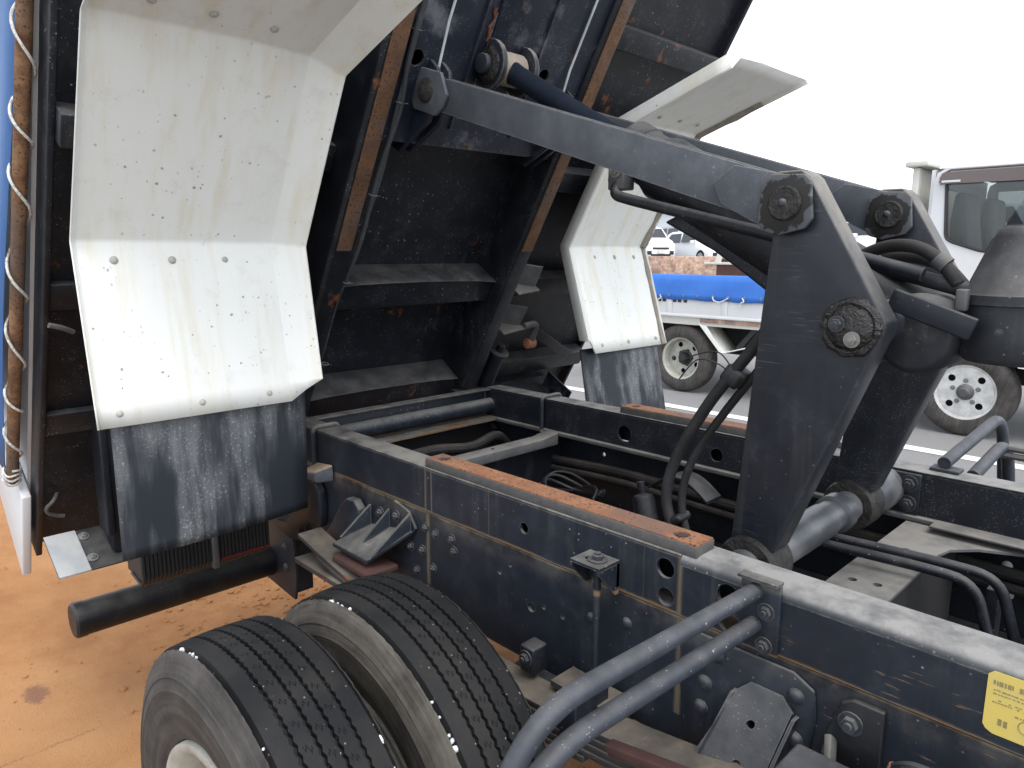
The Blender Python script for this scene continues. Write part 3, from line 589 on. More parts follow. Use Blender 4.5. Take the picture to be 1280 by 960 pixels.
# ---- wheels
def tyre_mesh(mat_side):
    n = 300; hw = .082
    ribs = [(-.078, -.0490), (-.0415, -.0175), (-.0105, .0105), (.0175, .0415), (.0490, .078)]
    prof = [(-.070, .232, 0), (-.092, .240, 0), (-.103, .262, 0), (-.109, .30, 0), (-.1085, .330, 0), (-.1095, .332, 0), (-.1085, .334, 0), (-.1045, .352, 0), (-.1055, .354, 0), (-.1035, .357, 0), (-.101, .366, 0), (-.093, .384, 0), (-.0895, .3925, 0), (-.0855, .3955, 0), (-.0835, .391, 0), (-.0815, .386, 0)]
    tread = []
    for a, b in ribs:
        mid = (a + b) / 2; crown = lambda y: .405 - .35 * y * y * 2.2
        tread += [(a + .0006, .393, 1), (a, crown(a), 1), (mid, crown(mid), 0), (b, crown(b), 2), (b - .0006, .393, 2)]
    full = prof + tread + [(-y, r, f) for y, r, f in prof[::-1]]
    vs = []; fs = []; m = len(full)
    for i in range(n):
        a = 2 * math.pi * i / n; z = .0016 if i % 2 else -.0016
        for q, (y, r, fl) in enumerate(full):
            yy = y + (z if fl and abs(y) < .07 else 0); rr = r
            if 11 <= q <= 13 or m - 14 <= q <= m - 12: rr += .0016 * math.sin(i * 2.1) * math.sin(i * .37 + 1)
            vs.append((rr * math.cos(a), yy, rr * math.sin(a)))
    for i in range(n):
        for j in range(m - 1):
            fs.append((i * m + j, i * m + j + 1, ((i + 1) % n) * m + j + 1, ((i + 1) % n) * m + j))
    me = bpy.data.meshes.new('tyre'); me.from_pydata(vs, [], fs); me.materials.append(M['tyre']); me.materials.append(M[mat_side])
    ns = len(prof)
    for p in me.polygons:
        j = p.index % (m - 1); p.material_index = 1 if (j < ns - 3 or j > m - 2 - (ns - 3)) else 0; p.use_smooth = True
    bm = bmesh.new(); bm.from_mesh(me); bmesh.ops.recalc_face_normals(bm, faces=bm.faces)
    for e in bm.edges:
        if len(e.link_faces) == 2 and e.calc_face_angle(0) > R(38): e.smooth = False
    # sipes: little wavy cuts printed as shallow geometry on the ribs
    bm.to_mesh(me); bm.free(); return me
def wheel_pair(side):
    for q, yc in enumerate((.480, .752)):
        yy = yc if side < 0 else 2 * YC - yc
        w = bpy.data.objects.new('wheel', None); COL.objects.link(w); w.parent = TR; w.location = Vector((-1.11, yy, .405)) - TR.location
        c = (-1.11, yy, .405)
        link('tyre', TYRES[q], w, c, rot=(0, R(random.uniform(0, 360)), 0))
        s = side * (1 if q == 0 else -1)      # concave side of the outer wheel faces out
        rm = MB(); pr = [(.238, .088), (.232, .094), (.222, .088), (.214, .07), (.205, .02), (.203, -.03), (.205, -.06), (.225, -.085), (.238, -.088), (.232, -.092), (.215, -.088), (.198, -.06), (.196, .0), (.199, .06), (.21, .085), (.224, .100), (.236, .100)]
        rm.lathe([(r, h * s) for r, h in pr], c, (0, 1, 0), 48, closed=True); ro = rm.build('rim', 'rim', w, ang=50)
        d = MB(); d.lathe([(.197, -.055 * s), (.185, -.048 * s), (.15, -.07 * s), (.11, -.085 * s), (.085, -.085 * s), (.085, -.09 * s), (.15, -.078 * s), (.198, -.062 * s)], c, (0, 1, 0), 36, closed=True); d.build('disc', 'rim', w)
        # pale gravel wedged in the shoulder grooves
        clus = [random.uniform(25, 170) for _ in range(7)]
        for i in range(38 if side < 0 else 4):
            a = R(random.choice(clus) + random.gauss(0, 5)); sg = random.choice((-1, 1, 1, -1)); yo = .0805 * sg
            if random.random() < .12: yo = random.choice((-.044, .0135, .044))
            r = .3905 + random.uniform(0, .003); sz = random.choice((.0022, .003, .004, .006)) * random.uniform(.8, 1.2)
            st = link('pebble', PEB[random.randrange(3)], w, (c[0] + r * math.cos(a), yy + yo, c[2] + r * math.sin(a))); st.scale = (sz * random.uniform(.8, 1.6), sz, sz); st.rotation_euler = (random.uniform(0, 6), random.uniform(0, 6), random.uniform(0, 6))
        h = MB(); h.lathe([(0, -.02), (.09, -.02), (.1, 0), (.1, .05), (.085, .07), (0, .075)], (c[0], yy, c[2]), (0, side, 0), 24)
        if q == 0: h.build('hub', 'black', w)
PEB = []
for q in range(3):
    bm = bmesh.new(); bmesh.ops.create_icosphere(bm, subdivisions=1, radius=1)
    for v in bm.verts: v.co *= random.uniform(.7, 1.15)
    me = bpy.data.meshes.new('pebble'); bm.to_mesh(me); bm.free(); me.materials.append(M['pebble']); PEB.append(me)
TYRES = [tyre_mesh('sidewall'), tyre_mesh('sidewallmud')]
wheel_pair(-1); wheel_pair(1)

# ---- underrun bar, its bracket, lamp panel, tail lamp
m = MB(); m.lathe([(0, 0), (.046, 0), (.052, .006), (.052, .03), (.050, .034), (.050, 2.12), (0, 2.12)], (-2.27, .44, .415), (0, 1, 0), 32); m.build('underrun_bar', 'blackclean', TR)
m = MB(); m.plate([(-2.30, .345), (-2.10, .33), (-2.085, .42), (-2.10, .62), (-2.20, .66), (-2.30, .62)], [], (0, 1.045, 0), (1, 0, 0), (0, 0, 1), (0, .01, 0)); ub = m.build('underrun_bracket', 'frame', TR, bevel=.002)
m = MB(); m.box(-2.12, -2.112, 1.056, 1.12, .345, .64); m.build('flange', 'frame', ub)
for x, z in ((-2.15, .50), (-2.15, .43), (-2.25, .44)): bolt(ub, (x, 1.0445, z), (0, -1, 0), .013, kind='dome')
m = MB(); m.add([(-2.36, .42, .655), (-2.36, .64, .655), (-2.25, .64, .585), (-2.25, .42, .585)], [(0, 1, 2, 3)]); 
lp = MB(); lp.bar((-2.36, .53, .648), (-2.215, .53, .575), .24, .005); lamp = lp.build('lamp_panel', 'black', TR)
lp2 = MB(); lp2.bar((-2.362, .4505, .6505), (-2.213, .4505, .5755), .08, .006); lp2.build('bare_strip', 'steel', lamp)
for f_ in (.18, .74):
    pt = Vector((-2.36, .505, .648)).lerp(Vector((-2.215, .505, .575)), f_); bolt(lamp, pt + Vector((.002, 0, .004)), (.45, 0, .89), .010, 'boltbright')
m = MB(); m.box(-2.30, -2.24, .56, .66, .60, .98); m.box(-2.31, -2.22, .545, .565, .66, 1.0); m.build('lamp_post', 'black', TR, bevel=.003)
tl = MB(); 
for i in range(34):
    y = .555 + i * .0105; tl.tube([(-2.06, y, .598), (-1.985, y, .588), (-1.965, y, .61), (-1.965, y, .69)], .006, 6)
tl.box(-2.10, -1.972, .555, .91, .597, .74); tlo = tl.build('ribbed_tail_lamp', 'blackplastic', TR)
m = MB(); m.box(-1.966, -1.957, .76, .905, .606, .610); m.build('red_stripe', 'red', tlo)
m = MB(); m.box(-1.976, -1.952, .735, .752, .585, .68); m.build('clip', 'greymetal', tlo, bevel=.003)

# ================================================================ TIPPED BODY
def bbox(s0, s1, y0, y1, t0, t1): return MB(B).box(s0, s1, y0, y1, t0, t1)
SM = 3.05; YN, YF = .405, 2.64; FT = -.165
fl = bbox(-.50, SM, YN + .02, YF - .02, FT - .006, FT).build('bed_floor', 'body', TR)
for y0, y1 in ((YN + .004, YN + .020), (YF - .018, YF)):
    m = bbox(-.52, SM, y0, y1, FT - .05, FT + .035); m.build('floor_edge_beam', 'body', TR, bevel=.004)
# sills with wear strips
for y0, y1, s0 in ((1.07, 1.132, -.02), (1.80, 1.866, .0)):
    sl = MB(B).prism([(y0, FT), (y0 - .004, -.012), (y0 + .004, 0), (y1 - .004, 0), (y1 + .004, -.012), (y1, FT)], s0, SM, lambda a, b, y: (y, a, b)).build('bed_sill', 'body', TR, bevel=.003)
    bbox(.615, 1.62, y0 + .008, y1 - .008, .0004, .006).build('wear_strip', 'rustsill', sl, bevel=.0015)
# pressed cross ribs between the sills, and outriggers to both edges
def rib(s0, s1, y0, y1, t1, bow=.0, nm='cross_rib'):
    n = 8; m = MB(B); vs = []
    for i in range(n + 1):
        f_ = i / n; y = y0 + (y1 - y0) * f_; e = math.sin(math.pi * f_) ** .5; d = .012 * e
        for s, t in ((s1 - .004, FT), (s1 - .012 + d, t1 + .015), (s1 - .018 + d, t1), (s0 + .006, t1 + .004), (s0, t1), (s0, FT)): vs.append((s + bow * f_, y, t))
    k_ = 6; fs = [(i * k_ + j, i * k_ + (j + 1) % k_, (i + 1) * k_ + (j + 1) % k_, (i + 1) * k_ + j) for i in range(n) for j in range(k_)] + [tuple(range(k_)), tuple(range(n * k_ + k_ - 1, n * k_ - 1, -1))]
    m.add(vs, fs); return m.build(nm, 'body', TR, bevel=.004)
for s0, s1 in ((.375, .475), (-.075, .035)):
    rib(s0, s1, 1.133, 1.80, -.055)
for s0 in (-.05, .36, .80, 1.30, 1.8, 2.3):
    bbox(s0, s0 + .075, YN + .019, 1.068, FT, FT + (.07 if s0 > .5 else .022)).build('outrigger', 'body', TR, bevel=.004)
    bbox(s0, s0 + .075, 1.868, YF - .019, FT, FT + .07).build('outrigger', 'body', TR, bevel=.004)
# hoist mounting plate across both sills
m = MB(B); m.plate([(.935, 1.134), (SM, 1.134), (SM, 1.798), (.955, 1.798), (.94, 1.66)], [circle(1.155, 1.182, .021, 16), circle(1.183, 1.632, .021, 16)], (0, 0, -.028), (1, 0, 0), (0, 1, 0), (0, 0, .008)); hp = m.build('hoist_plate', 'bodyplate', TR)
bbox(.937, .945, 1.134, 1.798, FT, -.0285).build('lip', 'bodyplate', hp)
for y in (1.35, 1.585):
    bbox(.99, SM, y - .003, y + .003, -.0195, -.012).build('weld_seam', 'bodyplate', hp)
bbox(1.22, SM, 1.39, 1.54, -.0195, -.008).build('doubler_plate', 'bodyplate', hp, bevel=.004)
# pale scraped rods lying on the plate
for y, s0 in ((1.235, 1.10), (1.715, 1.06)):
    m = MB(B); m.tube([(s0, y, .012), (s0 + .16, y + .005, -.012), (SM, y + .02, -.012)], .0035, 8); m.build('grease_pipe', 'steel', hp)
# cable with ties along the near sill
random.seed(5)
m = MB(B); m.tube(spline([(-.02, 1.139, -.06), (.2, 1.150, -.04), (.42, 1.146, -.03), (.62, 1.158, -.012), (.85, 1.155, -.010), (1.02, 1.166, -.008), (1.15, 1.150, -.008), (1.35, 1.148, -.008), (1.6, 1.15, -.008)]), .0065, 8); cb = m.build('lamp_cable', 'cable', TR)
m = MB(B); m.tube(spline([(.0, 1.146, -.07), (.25, 1.156, -.05), (.5, 1.152, -.035), (.8, 1.165, -.012), (1.05, 1.157, -.012), (1.3, 1.155, -.010), (1.6, 1.156, -.010)]), .0055, 8); m.build('lamp_cable', 'cable', TR)
for s, y in ((.20, 1.153), (.50, 1.15), (.78, 1.158), (1.04, 1.163), (1.22, 1.153)):
    m = MB(B); m.tube([(s + .002 * math.sin(a), y + .011 * math.cos(a), -.014 + .010 * math.sin(a)) for a in [R(q) for q in range(0, 361, 30)]] , .0022, 6); m.tube([(s, y + .008, -.008), (s + .006, y + .014, .002)], .0012, 5); m.build('cable_tie', 'greymetal', cb)

# ---- link pin brackets under the hoist plate
for yc in (1.245, 1.735):
    for dy in (-.018, .018):
        m = MB(B); m.prism([(.90, -.10), (.90, -.04), (1.02, .045), (1.115, .045), (1.15, .02), (1.16, -.019), (.96, -.019)], yc + dy - .006, yc + dy + .006); m.build('link_bracket', 'bodyplate', TR, bevel=.002)
# ---- clevis for the ram
for y in (1.395, 1.515):
    poly = [(1.06, -.019)] + [(1.185 + .066 * math.cos(a), .005 + .066 * math.sin(a)) for a in [R(q) for q in range(200, -21, -20)]] + [(1.31, -.019)]
    m = MB(B); m.prism(poly, y - .008, y + .008); m.build('ram_clevis', 'arm', TR, bevel=.003)
PIN = Vector(B(1.185, 0, .010))
m = MB(); m.cyl((PIN.x, 1.36, PIN.z), (PIN.x, 1.55, PIN.z), .026); cp_ = m.build('clevis_pin', 'bolt', TR, bevel=.003)
m = MB(); m.lathe([(.045, 0), (.05, .004), (.038, .012), (.028, .012), (.028, .0)], (PIN.x, 1.3865, PIN.z), (0, -1, 0), 24, closed=True); m.build('grease_ring', 'grease', cp_)
random.seed(14)
for y in (1.395, 1.515):      # rusty weld beads round the clevis feet
    m = MB(B); pts = [(1.235 + .012 * q, y - .015 + .004 * math.sin(q * 1.7), -.017) for q in range(8)]
    m.tube(pts, [random.uniform(.002, .006) for _ in pts], 7); m.tube([(a_, b_ + .03, c_) for a_, b_, c_ in pts], [random.uniform(.002, .006) for _ in pts], 7); m.build('rusty_weld', 'redrust', hp)
m = MB(); m.lathe([(.028, -.045), (.044, -.045), (.044, .045), (.028, .045)], (PIN.x, 1.455, PIN.z), (0, 1, 0), 28, closed=True); eye = m.build('ram_eye', 'boss', TR, bevel=.003)

# ---- white fenders with rubber flaps
FP0 = [(-1.195, 2.063), (-1.616, 1.925), (-1.867, 1.492), (-1.797, 1.068)]
def fender(side):
    FP = list(FP0)
    if side > 0: FP[3] = (-1.742, 1.085)
    ym = (lambda y: y) if side < 0 else (lambda y: 2 * YC + .0 - y)
    prof = [Vector((a, 0, b)) for a, b in FP]
    def offset(d):
        nn = []
        for a, b in zip(prof, prof[1:]):
            e = (b - a).normalized(); q = Vector((e.z, 0, -e.x)); nn.append(q if q.x > 0 else -q)
        out = [prof[0] + nn[0] * d]
        for i in range(1, len(prof) - 1):
            bis = (nn[i - 1] + nn[i]).normalized(); out.append(prof[i] + bis * (d / bis.dot(nn[i])))
        out.append(prof[-1] + nn[-1] * d); return out
    base = rpath(prof, .007, 3); cnt = [max(1, int((b - a).length / .05)) for a, b in zip(base, base[1:])]
    def rowset(d):
        r0 = rpath(offset(d), .007, 3); rr = [r0[0]]
        for (a, b), n in zip(zip(r0, r0[1:]), cnt):
            for i in range(1, n + 1): rr.append(a.lerp(b, i / n))
        return rr
    rows = rowset(0.)
    cols = [(.440, .014), (.444, .004), (.452, 0), (.53, 0), (.61, 0), (.69, 0), (.772, 0), (.782, .002), (.85, .006), (.908, .0105), (.912, .011), (.948, .034), (.985, .058), (.989, .054), (.990, .012)]
    sets = [rowset(d) for y, d in cols]
    vs = []
    for i, p in enumerate(rows):
        for j, (y, d) in enumerate(cols):
            wob = .0045 * mnoise.noise(Vector((y * 5, p.x * 4, p.z * 4 + side))) if 2 < j < 10 else 0
            q = sets[j][i] + Vector((wob, 0, 0))
            if j >= 11:
                cut = (.985 - .905) if j >= 12 else (.950 - .905); zmin = FP[3][1] + cut * .75
                if q.z < zmin: q = q + (Vector((FP[2][0], 0, FP[2][1])) - Vector((FP[3][0], 0, FP[3][1]))).normalized() * (zmin - q.z)
            vs.append((q.x, ym(y), q.z))
    n = len(cols); fs = [(i * n + j, i * n + j + 1, (i + 1) * n + j + 1, (i + 1) * n + j) for i in range(len(rows) - 1) for j in range(n - 1)]
    m = MB(); m.add(vs, fs); o = m.build('fender', 'fender', TR, ang=20)
    # normals must face the underside
    me = o.data
    if me.polygons[len(me.polygons) // 2].normal.x < 0: me.flip_normals()
    sol = o.modifiers.new('thickness', 'SOLIDIFY'); sol.thickness = .0035; sol.offset = -1
    # bolts
    def at(i0, f_, y, off=0.0):
        a, b = prof[i0], prof[i0 + 1]; d = (b - a).normalized(); nn = Vector((d.z, 0, -d.x)); nn = nn if nn.x > 0 else -nn; p = a.lerp(b, f_) + nn * (off + .0005); return (p.x, ym(y), p.z), nn
    for y in (.525, .655, .785): p, nn = at(2, .105, y); bolt(o, p, nn, .0085, 'boltpale', 'dome')
    for y in (.49, .68, .855): p, nn = at(2, .93, y, .004 if y > .8 else 0); bolt(o, p, nn, .0075, 'boltpale', 'dome')
    for y in (.55, .67, .80): p, nn = at(0, .86, y, .003 if y > .79 else 0); bolt(o, p, nn, .0085, 'boltpale', 'dome')
    # flap
    vs = []; nrw = 14; ncl = 10; 
    for i in range(nrw + 1):
        f_ = i / nrw; z = 1.105 - (.372 if side < 0 else .32) * f_
        for j in range(ncl + 1):
            g = j / ncl; y = .472 + (.966 - .472) * g; x = (-1.818 if side < 0 else -1.765) - (.004 if side < 0 else -.06) * f_ + .022 * math.sin(math.pi * g) * f_ * f_ + .012 * (1 - g) ** 4 * f_ - .05 * f_ * f_ * (0.25 if side < 0 else .1)
            vs.append((x, ym(y), z + .010 * g * f_))
    fs = [(i * (ncl + 1) + j, i * (ncl + 1) + j + 1, (i + 1) * (ncl + 1) + j + 1, (i + 1) * (ncl + 1) + j) for i in range(nrw) for j in range(ncl)]
    m = MB(); m.add(vs, fs); fo = m.build('mud_flap', 'flap', o, ang=60); sol = fo.modifiers.new('thickness', 'SOLIDIFY'); sol.thickness = .006; sol.offset = 0
    if side > 0:
        # thick dried mud along the outer lip
        m = MB(); pts = [(q.x - .004, ym(.446) + .0, q.z) for q in rows if q.x < -1.35]
        random.seed(11); rad = [random.uniform(.012, .022) for _ in pts]; m.tube(pts, rad, 8); m.build('caked_mud', 'mud', o)
    return o
fender(-1); fender(1)

# ---- small fittings under the far side of the bed
m = MB(B)
for s0, y0 in ((.43, 1.89), (.25, 1.90)):
    m = MB(B); m.prism([(y0, -.09), (y0 + .13, -.05), (y0 + .13, -.02), (y0, -.0)], s0, s0 + .005, lambda a, b, y: (y, a, b)); o = m.build('angle_bracket', 'greymetal', TR)
    m = MB(B); m.prism([(y0, -.09), (y0 + .13, -.05), (y0 + .11, -.045), (y0, -.085)], s0 + .005, s0 + .09, lambda a, b, y: (y, a, b)); m.build('leg', 'greymetal', o)
m = MB(B); m.tube(rpath([(.26, 2.03, -.03), (.27, 2.10, -.03), (.19, 2.11, -.03)], .03), .014, 12); hk = m.build('gate_hook', 'greymetal', TR)
m = MB(B); m.lathe([(0, -.02), (.022, -.02), (.022, .02), (0, .02)], (.17, 2.11, -.03), (0, 1, 0), 18); m.build('eye', 'copper', hk, bevel=.003)
m = MB(B); m.bar((.20, 2.15, -.07), (.04, 2.46, -.07), .045, .010, (1, 0, 0)); m.build('gate_lever', 'blackclean', TR, bevel=.002)
m = MB(B); m.lathe([(0, 0), (.03, 0), (.03, .17), (.042, .17), (.042, .18), (.016, .18), (.016, .21), (0, .21)], (-.04, 1.96, -.04), (1, 0, 0), 18); m.build('hinge_pin', 'body', TR)
m = MB(B); m.box(-.16, -.15, 1.95, 2.50, -.16, .10); m.box(-.16, -.07, 2.42, 2.428, -.1, .06); m.build('rear_crossplate', 'bodyplate', TR)
# ---- hinge knuckles at the rear
for y in (1.10, 1.835):
    m = MB(); m.cyl((-2.165, y - .05, .895), (-2.165, y + .05, .895), .04); m.build('hinge_knuckle', 'body', TR)

# ---- near side wall of the bed, rear corner post, rail pipe
sw = MB(B).box(-.50, SM, YN - .003, YN + .006, -1.0, FT - .055).build('side_gate', 'whitepaint', TR)
wp = MB(B); wp.prism([(-.60, FT + .03), (-.28, FT + .012), (-.28, FT - .2), (-.40, FT - .5), (-.50, FT - .4)], YN - .03, YN - .006); wp.build('corner_post', 'whitepaint', TR, bevel=.004)
PY = lambda s: .3655 + .016 * max(-.3, min(1.2, s))
pp = MB(B); pp.tube([(-.26, .362, FT - .035)] + [(q * .1, PY(q * .1), FT - .035) for q in range(-2, 30)], .0155, 16); pipe = pp.build('gate_pipe', 'rustpipe', TR)
hk = MB(B); hk.tube(rpath([(-.285, .462, -.15), (-.285, .445, -.12), (-.305, .428, -.12), (-.325, .43, -.12), (-.345, .452, -.12), (-.355, .475, -.12)], .012), .0055, 8); hk.build('rope_hook', 'greymetal', TR)
hk = MB(B); hk.tube(rpath([(.335, .42, -.12), (.325, .45, -.12), (.31, .475, -.12)], .02), .007, 8); hk.build('rope_hook', 'greymetal', TR)

# ================================================================ HOIST
SH = Vector((-.605, 0, .883))
def arm(y0, y1):
    poly = [(-.645, .895), (-.598, 1.505), (-.612, 1.575), (-.597, 1.603), (-.553, 1.603), (-.538, 1.590), (-.402, 1.360), (-.400, 1.346), (-.553, .930), (-.578, .90)]
    m = MB(); m.prism(poly, y0, y1); return m.build('hoist_arm', 'arm', TR, bevel=.004, seg=2)
aN = arm(1.213, 1.272); aF = arm(1.70, 1.758)
for a_, y0, y1 in ((aN, 1.213, 1.272), (aF, 1.70, 1.758)):
    m = MB(); m.lathe([(.030, y0 - .012), (.056, y0 - .012), (.060, y0 + .0), (.060, y1), (.056, y1 + .014), (.030, y1 + .014)], (SH.x, 0, SH.z), (0, 1, 0), 28, closed=True); m.build('pivot_boss', 'drygrease', a_)
m = MB(); m.lathe([(0, 1.136), (.040, 1.136), (.040, 1.16), (.034, 1.162), (.034, 1.195), (.037, 1.20), (.037, 1.29), (.039, 1.30), (.039, 1.55), (.036, 1.552), (.036, 1.60), (.044, 1.605), (.044, 1.64), (.036, 1.645), (.036, 1.78), (.050, 1.80), (.056, 1.83), (.056, 1.905), (0, 1.905)], (SH.x, 0, SH.z), (0, 1, 0), 32); sh = m.build('pivot_shaft', 'shaft', TR)
m = MB(); m.lathe([(.037, 1.77), (.045, 1.77), (.045, 1.795), (.037, 1.795)], (SH.x, 0, SH.z), (0, 1, 0), 28, closed=True); m.build('bronze_bush', 'boss', sh)
m = MB(); m.box(-.68, -.515, 1.906, 1.9145, .828, .93); fp = m.build('shaft_flange', 'black', TR, bevel=.002)
for z in (.905, .853): bolt(fp, (-.54, 1.9055, z), (0, -1, 0), .0135)
# greasy trunnion cap with bolts (near) and link-end plates
def octo(cx, cz, r, a0=22.5, n=8, sx=1, sz=1): return [(cx + r * sx * math.cos(R(a0 + 360 / n * i)), cz + r * sz * math.sin(R(a0 + 360 / n * i))) for i in range(n)]
for a_, yo, sg in ((aN, 1.213, -1), (aF, 1.70, -1)):
    tc = MB(); tc.lathe([(0, .016), (.030, .016), (.032, .014), (.035, .012), (.041, .006), (.043, -.001)], (-.452, yo, 1.347), (0, sg, 0), 36); t_ = tc.build('trunnion_cap', 'grease', a_, ang=50)
    for dx, dz in ((-.018, .006), (.008, -.018)): bolt(t_, (-.452 + dx, yo - .0165, 1.347 + dz), (0, sg, 0), .0085, 'boltgrey' if dz < 0 else 'bolt')
    tt = MB(); n = 40; tt.tube([(-.452 + .041 * math.cos(R(9 * i)), yo - .003, 1.347 + .041 * math.sin(R(9 * i))) for i in range(n + 1)], [.006 + .004 * random.random() for _ in range(n + 1)], 8, cap=False); tt.build('grease_bead', 'grease', t_)
    sq = [(-.012, -.060), (.040, -.048), (.054, -.030), (.046, .040), (.034, .052), (-.030, .056), (-.050, .040), (-.056, -.034), (-.044, -.050)]
    lp = MB(); lp.prism([(-.570 + a * .88, 1.548 + b * .88) for a, b in sq], yo - .018, yo - .009); l_ = lp.build('link_end_plate', 'greasyplate', TR, bevel=.002)
    pc = MB(); pc.lathe([(0, .007), (.026, .007), (.029, .004), (.029, 0)], (-.570, yo - .018, 1.548), (0, -1, 0), 28); pc.build('pin_cap', 'drygrease', l_)
    bolt(l_, (-.572, yo - .0245, 1.548), (0, -1, 0), .007, 'bolt', 'dome')
# link bars
LB = Vector((-1.545, 0, 1.873)); LA = Vector((-.575, 0, 1.549))
for y0, y1 in ((1.212, 1.274), (1.702, 1.764)):
    yc = (y0 + y1) / 2; d = (LA - LB).normalized(); st = LB - d * .0 ; en = LA - d * .055
    m = MB(); m.bar((st.x + d.x * .12, yc, st.z + d.z * .12), (en.x, yc, en.z), y1 - y0 - .014, .070); lk = m.build('hoist_link', 'link', TR, bevel=.004)
    for yy in (y0, y1):
        s2 = 1 if yy == y0 else -1; m = MB(); m.bar((st.x - d.x * .02, yy + .0035 * s2, st.z - d.z * .02), (en.x, yy + .0035 * s2, en.z), .006, .080); m.build('side_plate', 'link', lk, bevel=.001)
    # tapered fish plate at the arm end, rounded plate at the bed end
    q = Vector((-d.z, 0, d.x)); m = MB(); nrm = Vector((d.z, 0, -d.x))
    P2 = lambda a, b: (LA.x + d.x * a + nrm.x * b, LA.z + d.z * a + nrm.z * b)
    m.prism([P2(-.145, .004), (P2(-.115, -.036)), P2(-.02, -.044), P2(.02, -.040), P2(.02, .044), P2(-.03, .048), P2(-.115, .034)], y0 - .0085, y0 - .0005); m.build('fish_plate', 'link', lk, bevel=.0015)
    P3 = lambda a, b: (LB.x + d.x * a + nrm.x * b, LB.z + d.z * a + nrm.z * b)
    m = MB(); m.prism([P3(-.055, -.035), P3(-.035, -.052), P3(.045, -.052), P3(.085, -.005), P3(.075, .03), P3(.05, .052), P3(-.04, .052), P3(-.055, .035)], y0 - .012, y0 - .0005); ep = m.build('bed_end_plate', 'link', lk, bevel=.003)
    m = MB(); m.lathe([(0, .012), (.02, .010), (.030, .002), (.032, -.001)], (LB.x, y0 - .012, LB.z), (0, -1, 0), 20); m.build('pin_grease', 'drygrease', ep)
# hydraulic ram: rod, barrel, base trunnion
TRN = Vector((-.452, 1.455, 1.347)); PE = Vector((PIN.x, 1.455, PIN.z)); ax = (TRN - PE).normalized(); Lr = (TRN - PE).length
G = PE + ax * (Lr * .40)
m = MB(); m.lathe([(0, .03), (.031, .03), (.028, .06), (.028, Lr * .43), (0, Lr * .43)], PE, ax, 28); m.build('ram_rod', 'chrome', TR)
m = MB(); Lb = (TRN - G).length; m.lathe([(0, 0), (.058, 0), (.066, .008), (.066, .05), (.062, .055), (.062, .09), (.074, .12), (.074, Lb + .05), (.066, Lb + .07), (0, Lb + .07)], G, ax, 36); ram = m.build('ram_barrel', 'black', TR)
m = MB(); m.cyl((TRN.x, 1.273, TRN.z), (TRN.x, 1.699, TRN.z), .04); m.build('trunnion_pin', 'bolt', TR)
# oil pipe along the barrel with its banjo fitting
m = MB(); m.tube(rpath([(-1.06, 1.40, 1.655), (-1.075, 1.375, 1.60), (-1.02, 1.37, 1.585), (-.70, 1.37, 1.507), (-.40, 1.37, 1.43)], .025), .0125, 14); m.build('oil_pipe', 'black', ram)
m = MB(); m.box(-1.09, -1.045, 1.375, 1.42, 1.61, 1.675); m.build('banjo_block', 'greymetal', ram, bevel=.004)
bolt(ram, (-1.066, 1.374, 1.655), (0, -1, 0), .012, 'boltgrey'); bolt(ram, (-1.092, 1.40, 1.635), (-1, 0, .2), .010)
# curved web under the barrel that ties the two arms together
m = MB(); cv_ = [(-.96, 1.535), (-.90, 1.505), (-.83, 1.47), (-.77, 1.432), (-.70, 1.385), (-.62, 1.31), (-.50, 1.25), (-.43, 1.30), (-.45, 1.40), (-.60, 1.50), (-.80, 1.60)]
m.prism(cv_, 1.415, 1.495); m.build('barrel_saddle', 'black', TR, bevel=.008)
# rounded casting beyond the arms
m = MB(); m.lathe([(0, 0), (.06, 0), (.07, .02), (.065, .12), (.045, .15), (0, .155)], (-.40, 1.34, 1.33), (.1, 1, 0), 24); m.build('ram_base_casting', 'bucket', TR, bevel=.004)
m = MB(); m.bar((-.425, 1.30, 1.392), (-.30, 1.30, 1.348), .012, .036); m.build('stay_bar', 'black', TR, bevel=.003)
m = MB(); m.tube(rpath([(-.60, 1.44, 1.472), (-.51, 1.42, 1.447), (-.335, 1.40, 1.404)], .03), .0135, 14); m.build('return_pipe', 'bucket', TR)
m = MB(); m.tube(spline([(-.56, 1.44, 1.445), (-.49, 1.42, 1.475), (-.43, 1.40, 1.478), (-.385, 1.395, 1.455), (-.352, 1.395, 1.415)]), .0115, 12); hz = m.build('return_hose', 'hose', TR)
m = MB(); m.tube([(-.388, 1.395, 1.458), (-.372, 1.395, 1.445)], .0155, 12); m.build('hose_clamp', 'greymetal', hz)
m = MB(); m.tube(spline([(-.54, 1.50, 1.455), (-.47, 1.49, 1.462), (-.40, 1.47, 1.445), (-.35, 1.45, 1.40)]), .012, 12); m.build('return_hose', 'hose', TR)
# dusty housing at the right edge
hs_ = MB(); hs_.lathe([(0, .150), (.036, .150), (.042, .144), (.046, .135), (.078, .045), (.084, .041), (.084, .030), (.080, .026), (.082, -.02), (.080, -.055), (.070, -.066), (0, -.07)], (-.262, 1.40, 1.358), (.0, .0, 1), 40); fh = hs_.build('filter_housing', 'bucket', TR, ang=40)
m = MB(); m.lathe([(.0845, .028), (.0875, .028), (.0875, .043), (.0845, .043)], (-.262, 1.40, 1.358), (0, 0, 1), 40, closed=True); m.build('band_clamp', 'bucket', fh)
m = MB(); m.box(-.335, -.318, 1.315, 1.335, 1.375, 1.41); m.build('clamp_latch', 'greymetal', fh, bevel=.003)
for q in range(5):
    a = R(150 + q * 38); bolt(fh, (-.262 + .081 * math.cos(a), 1.40 + .081 * math.sin(a), 1.345), (math.cos(a), math.sin(a), 0), .004, 'bolt')
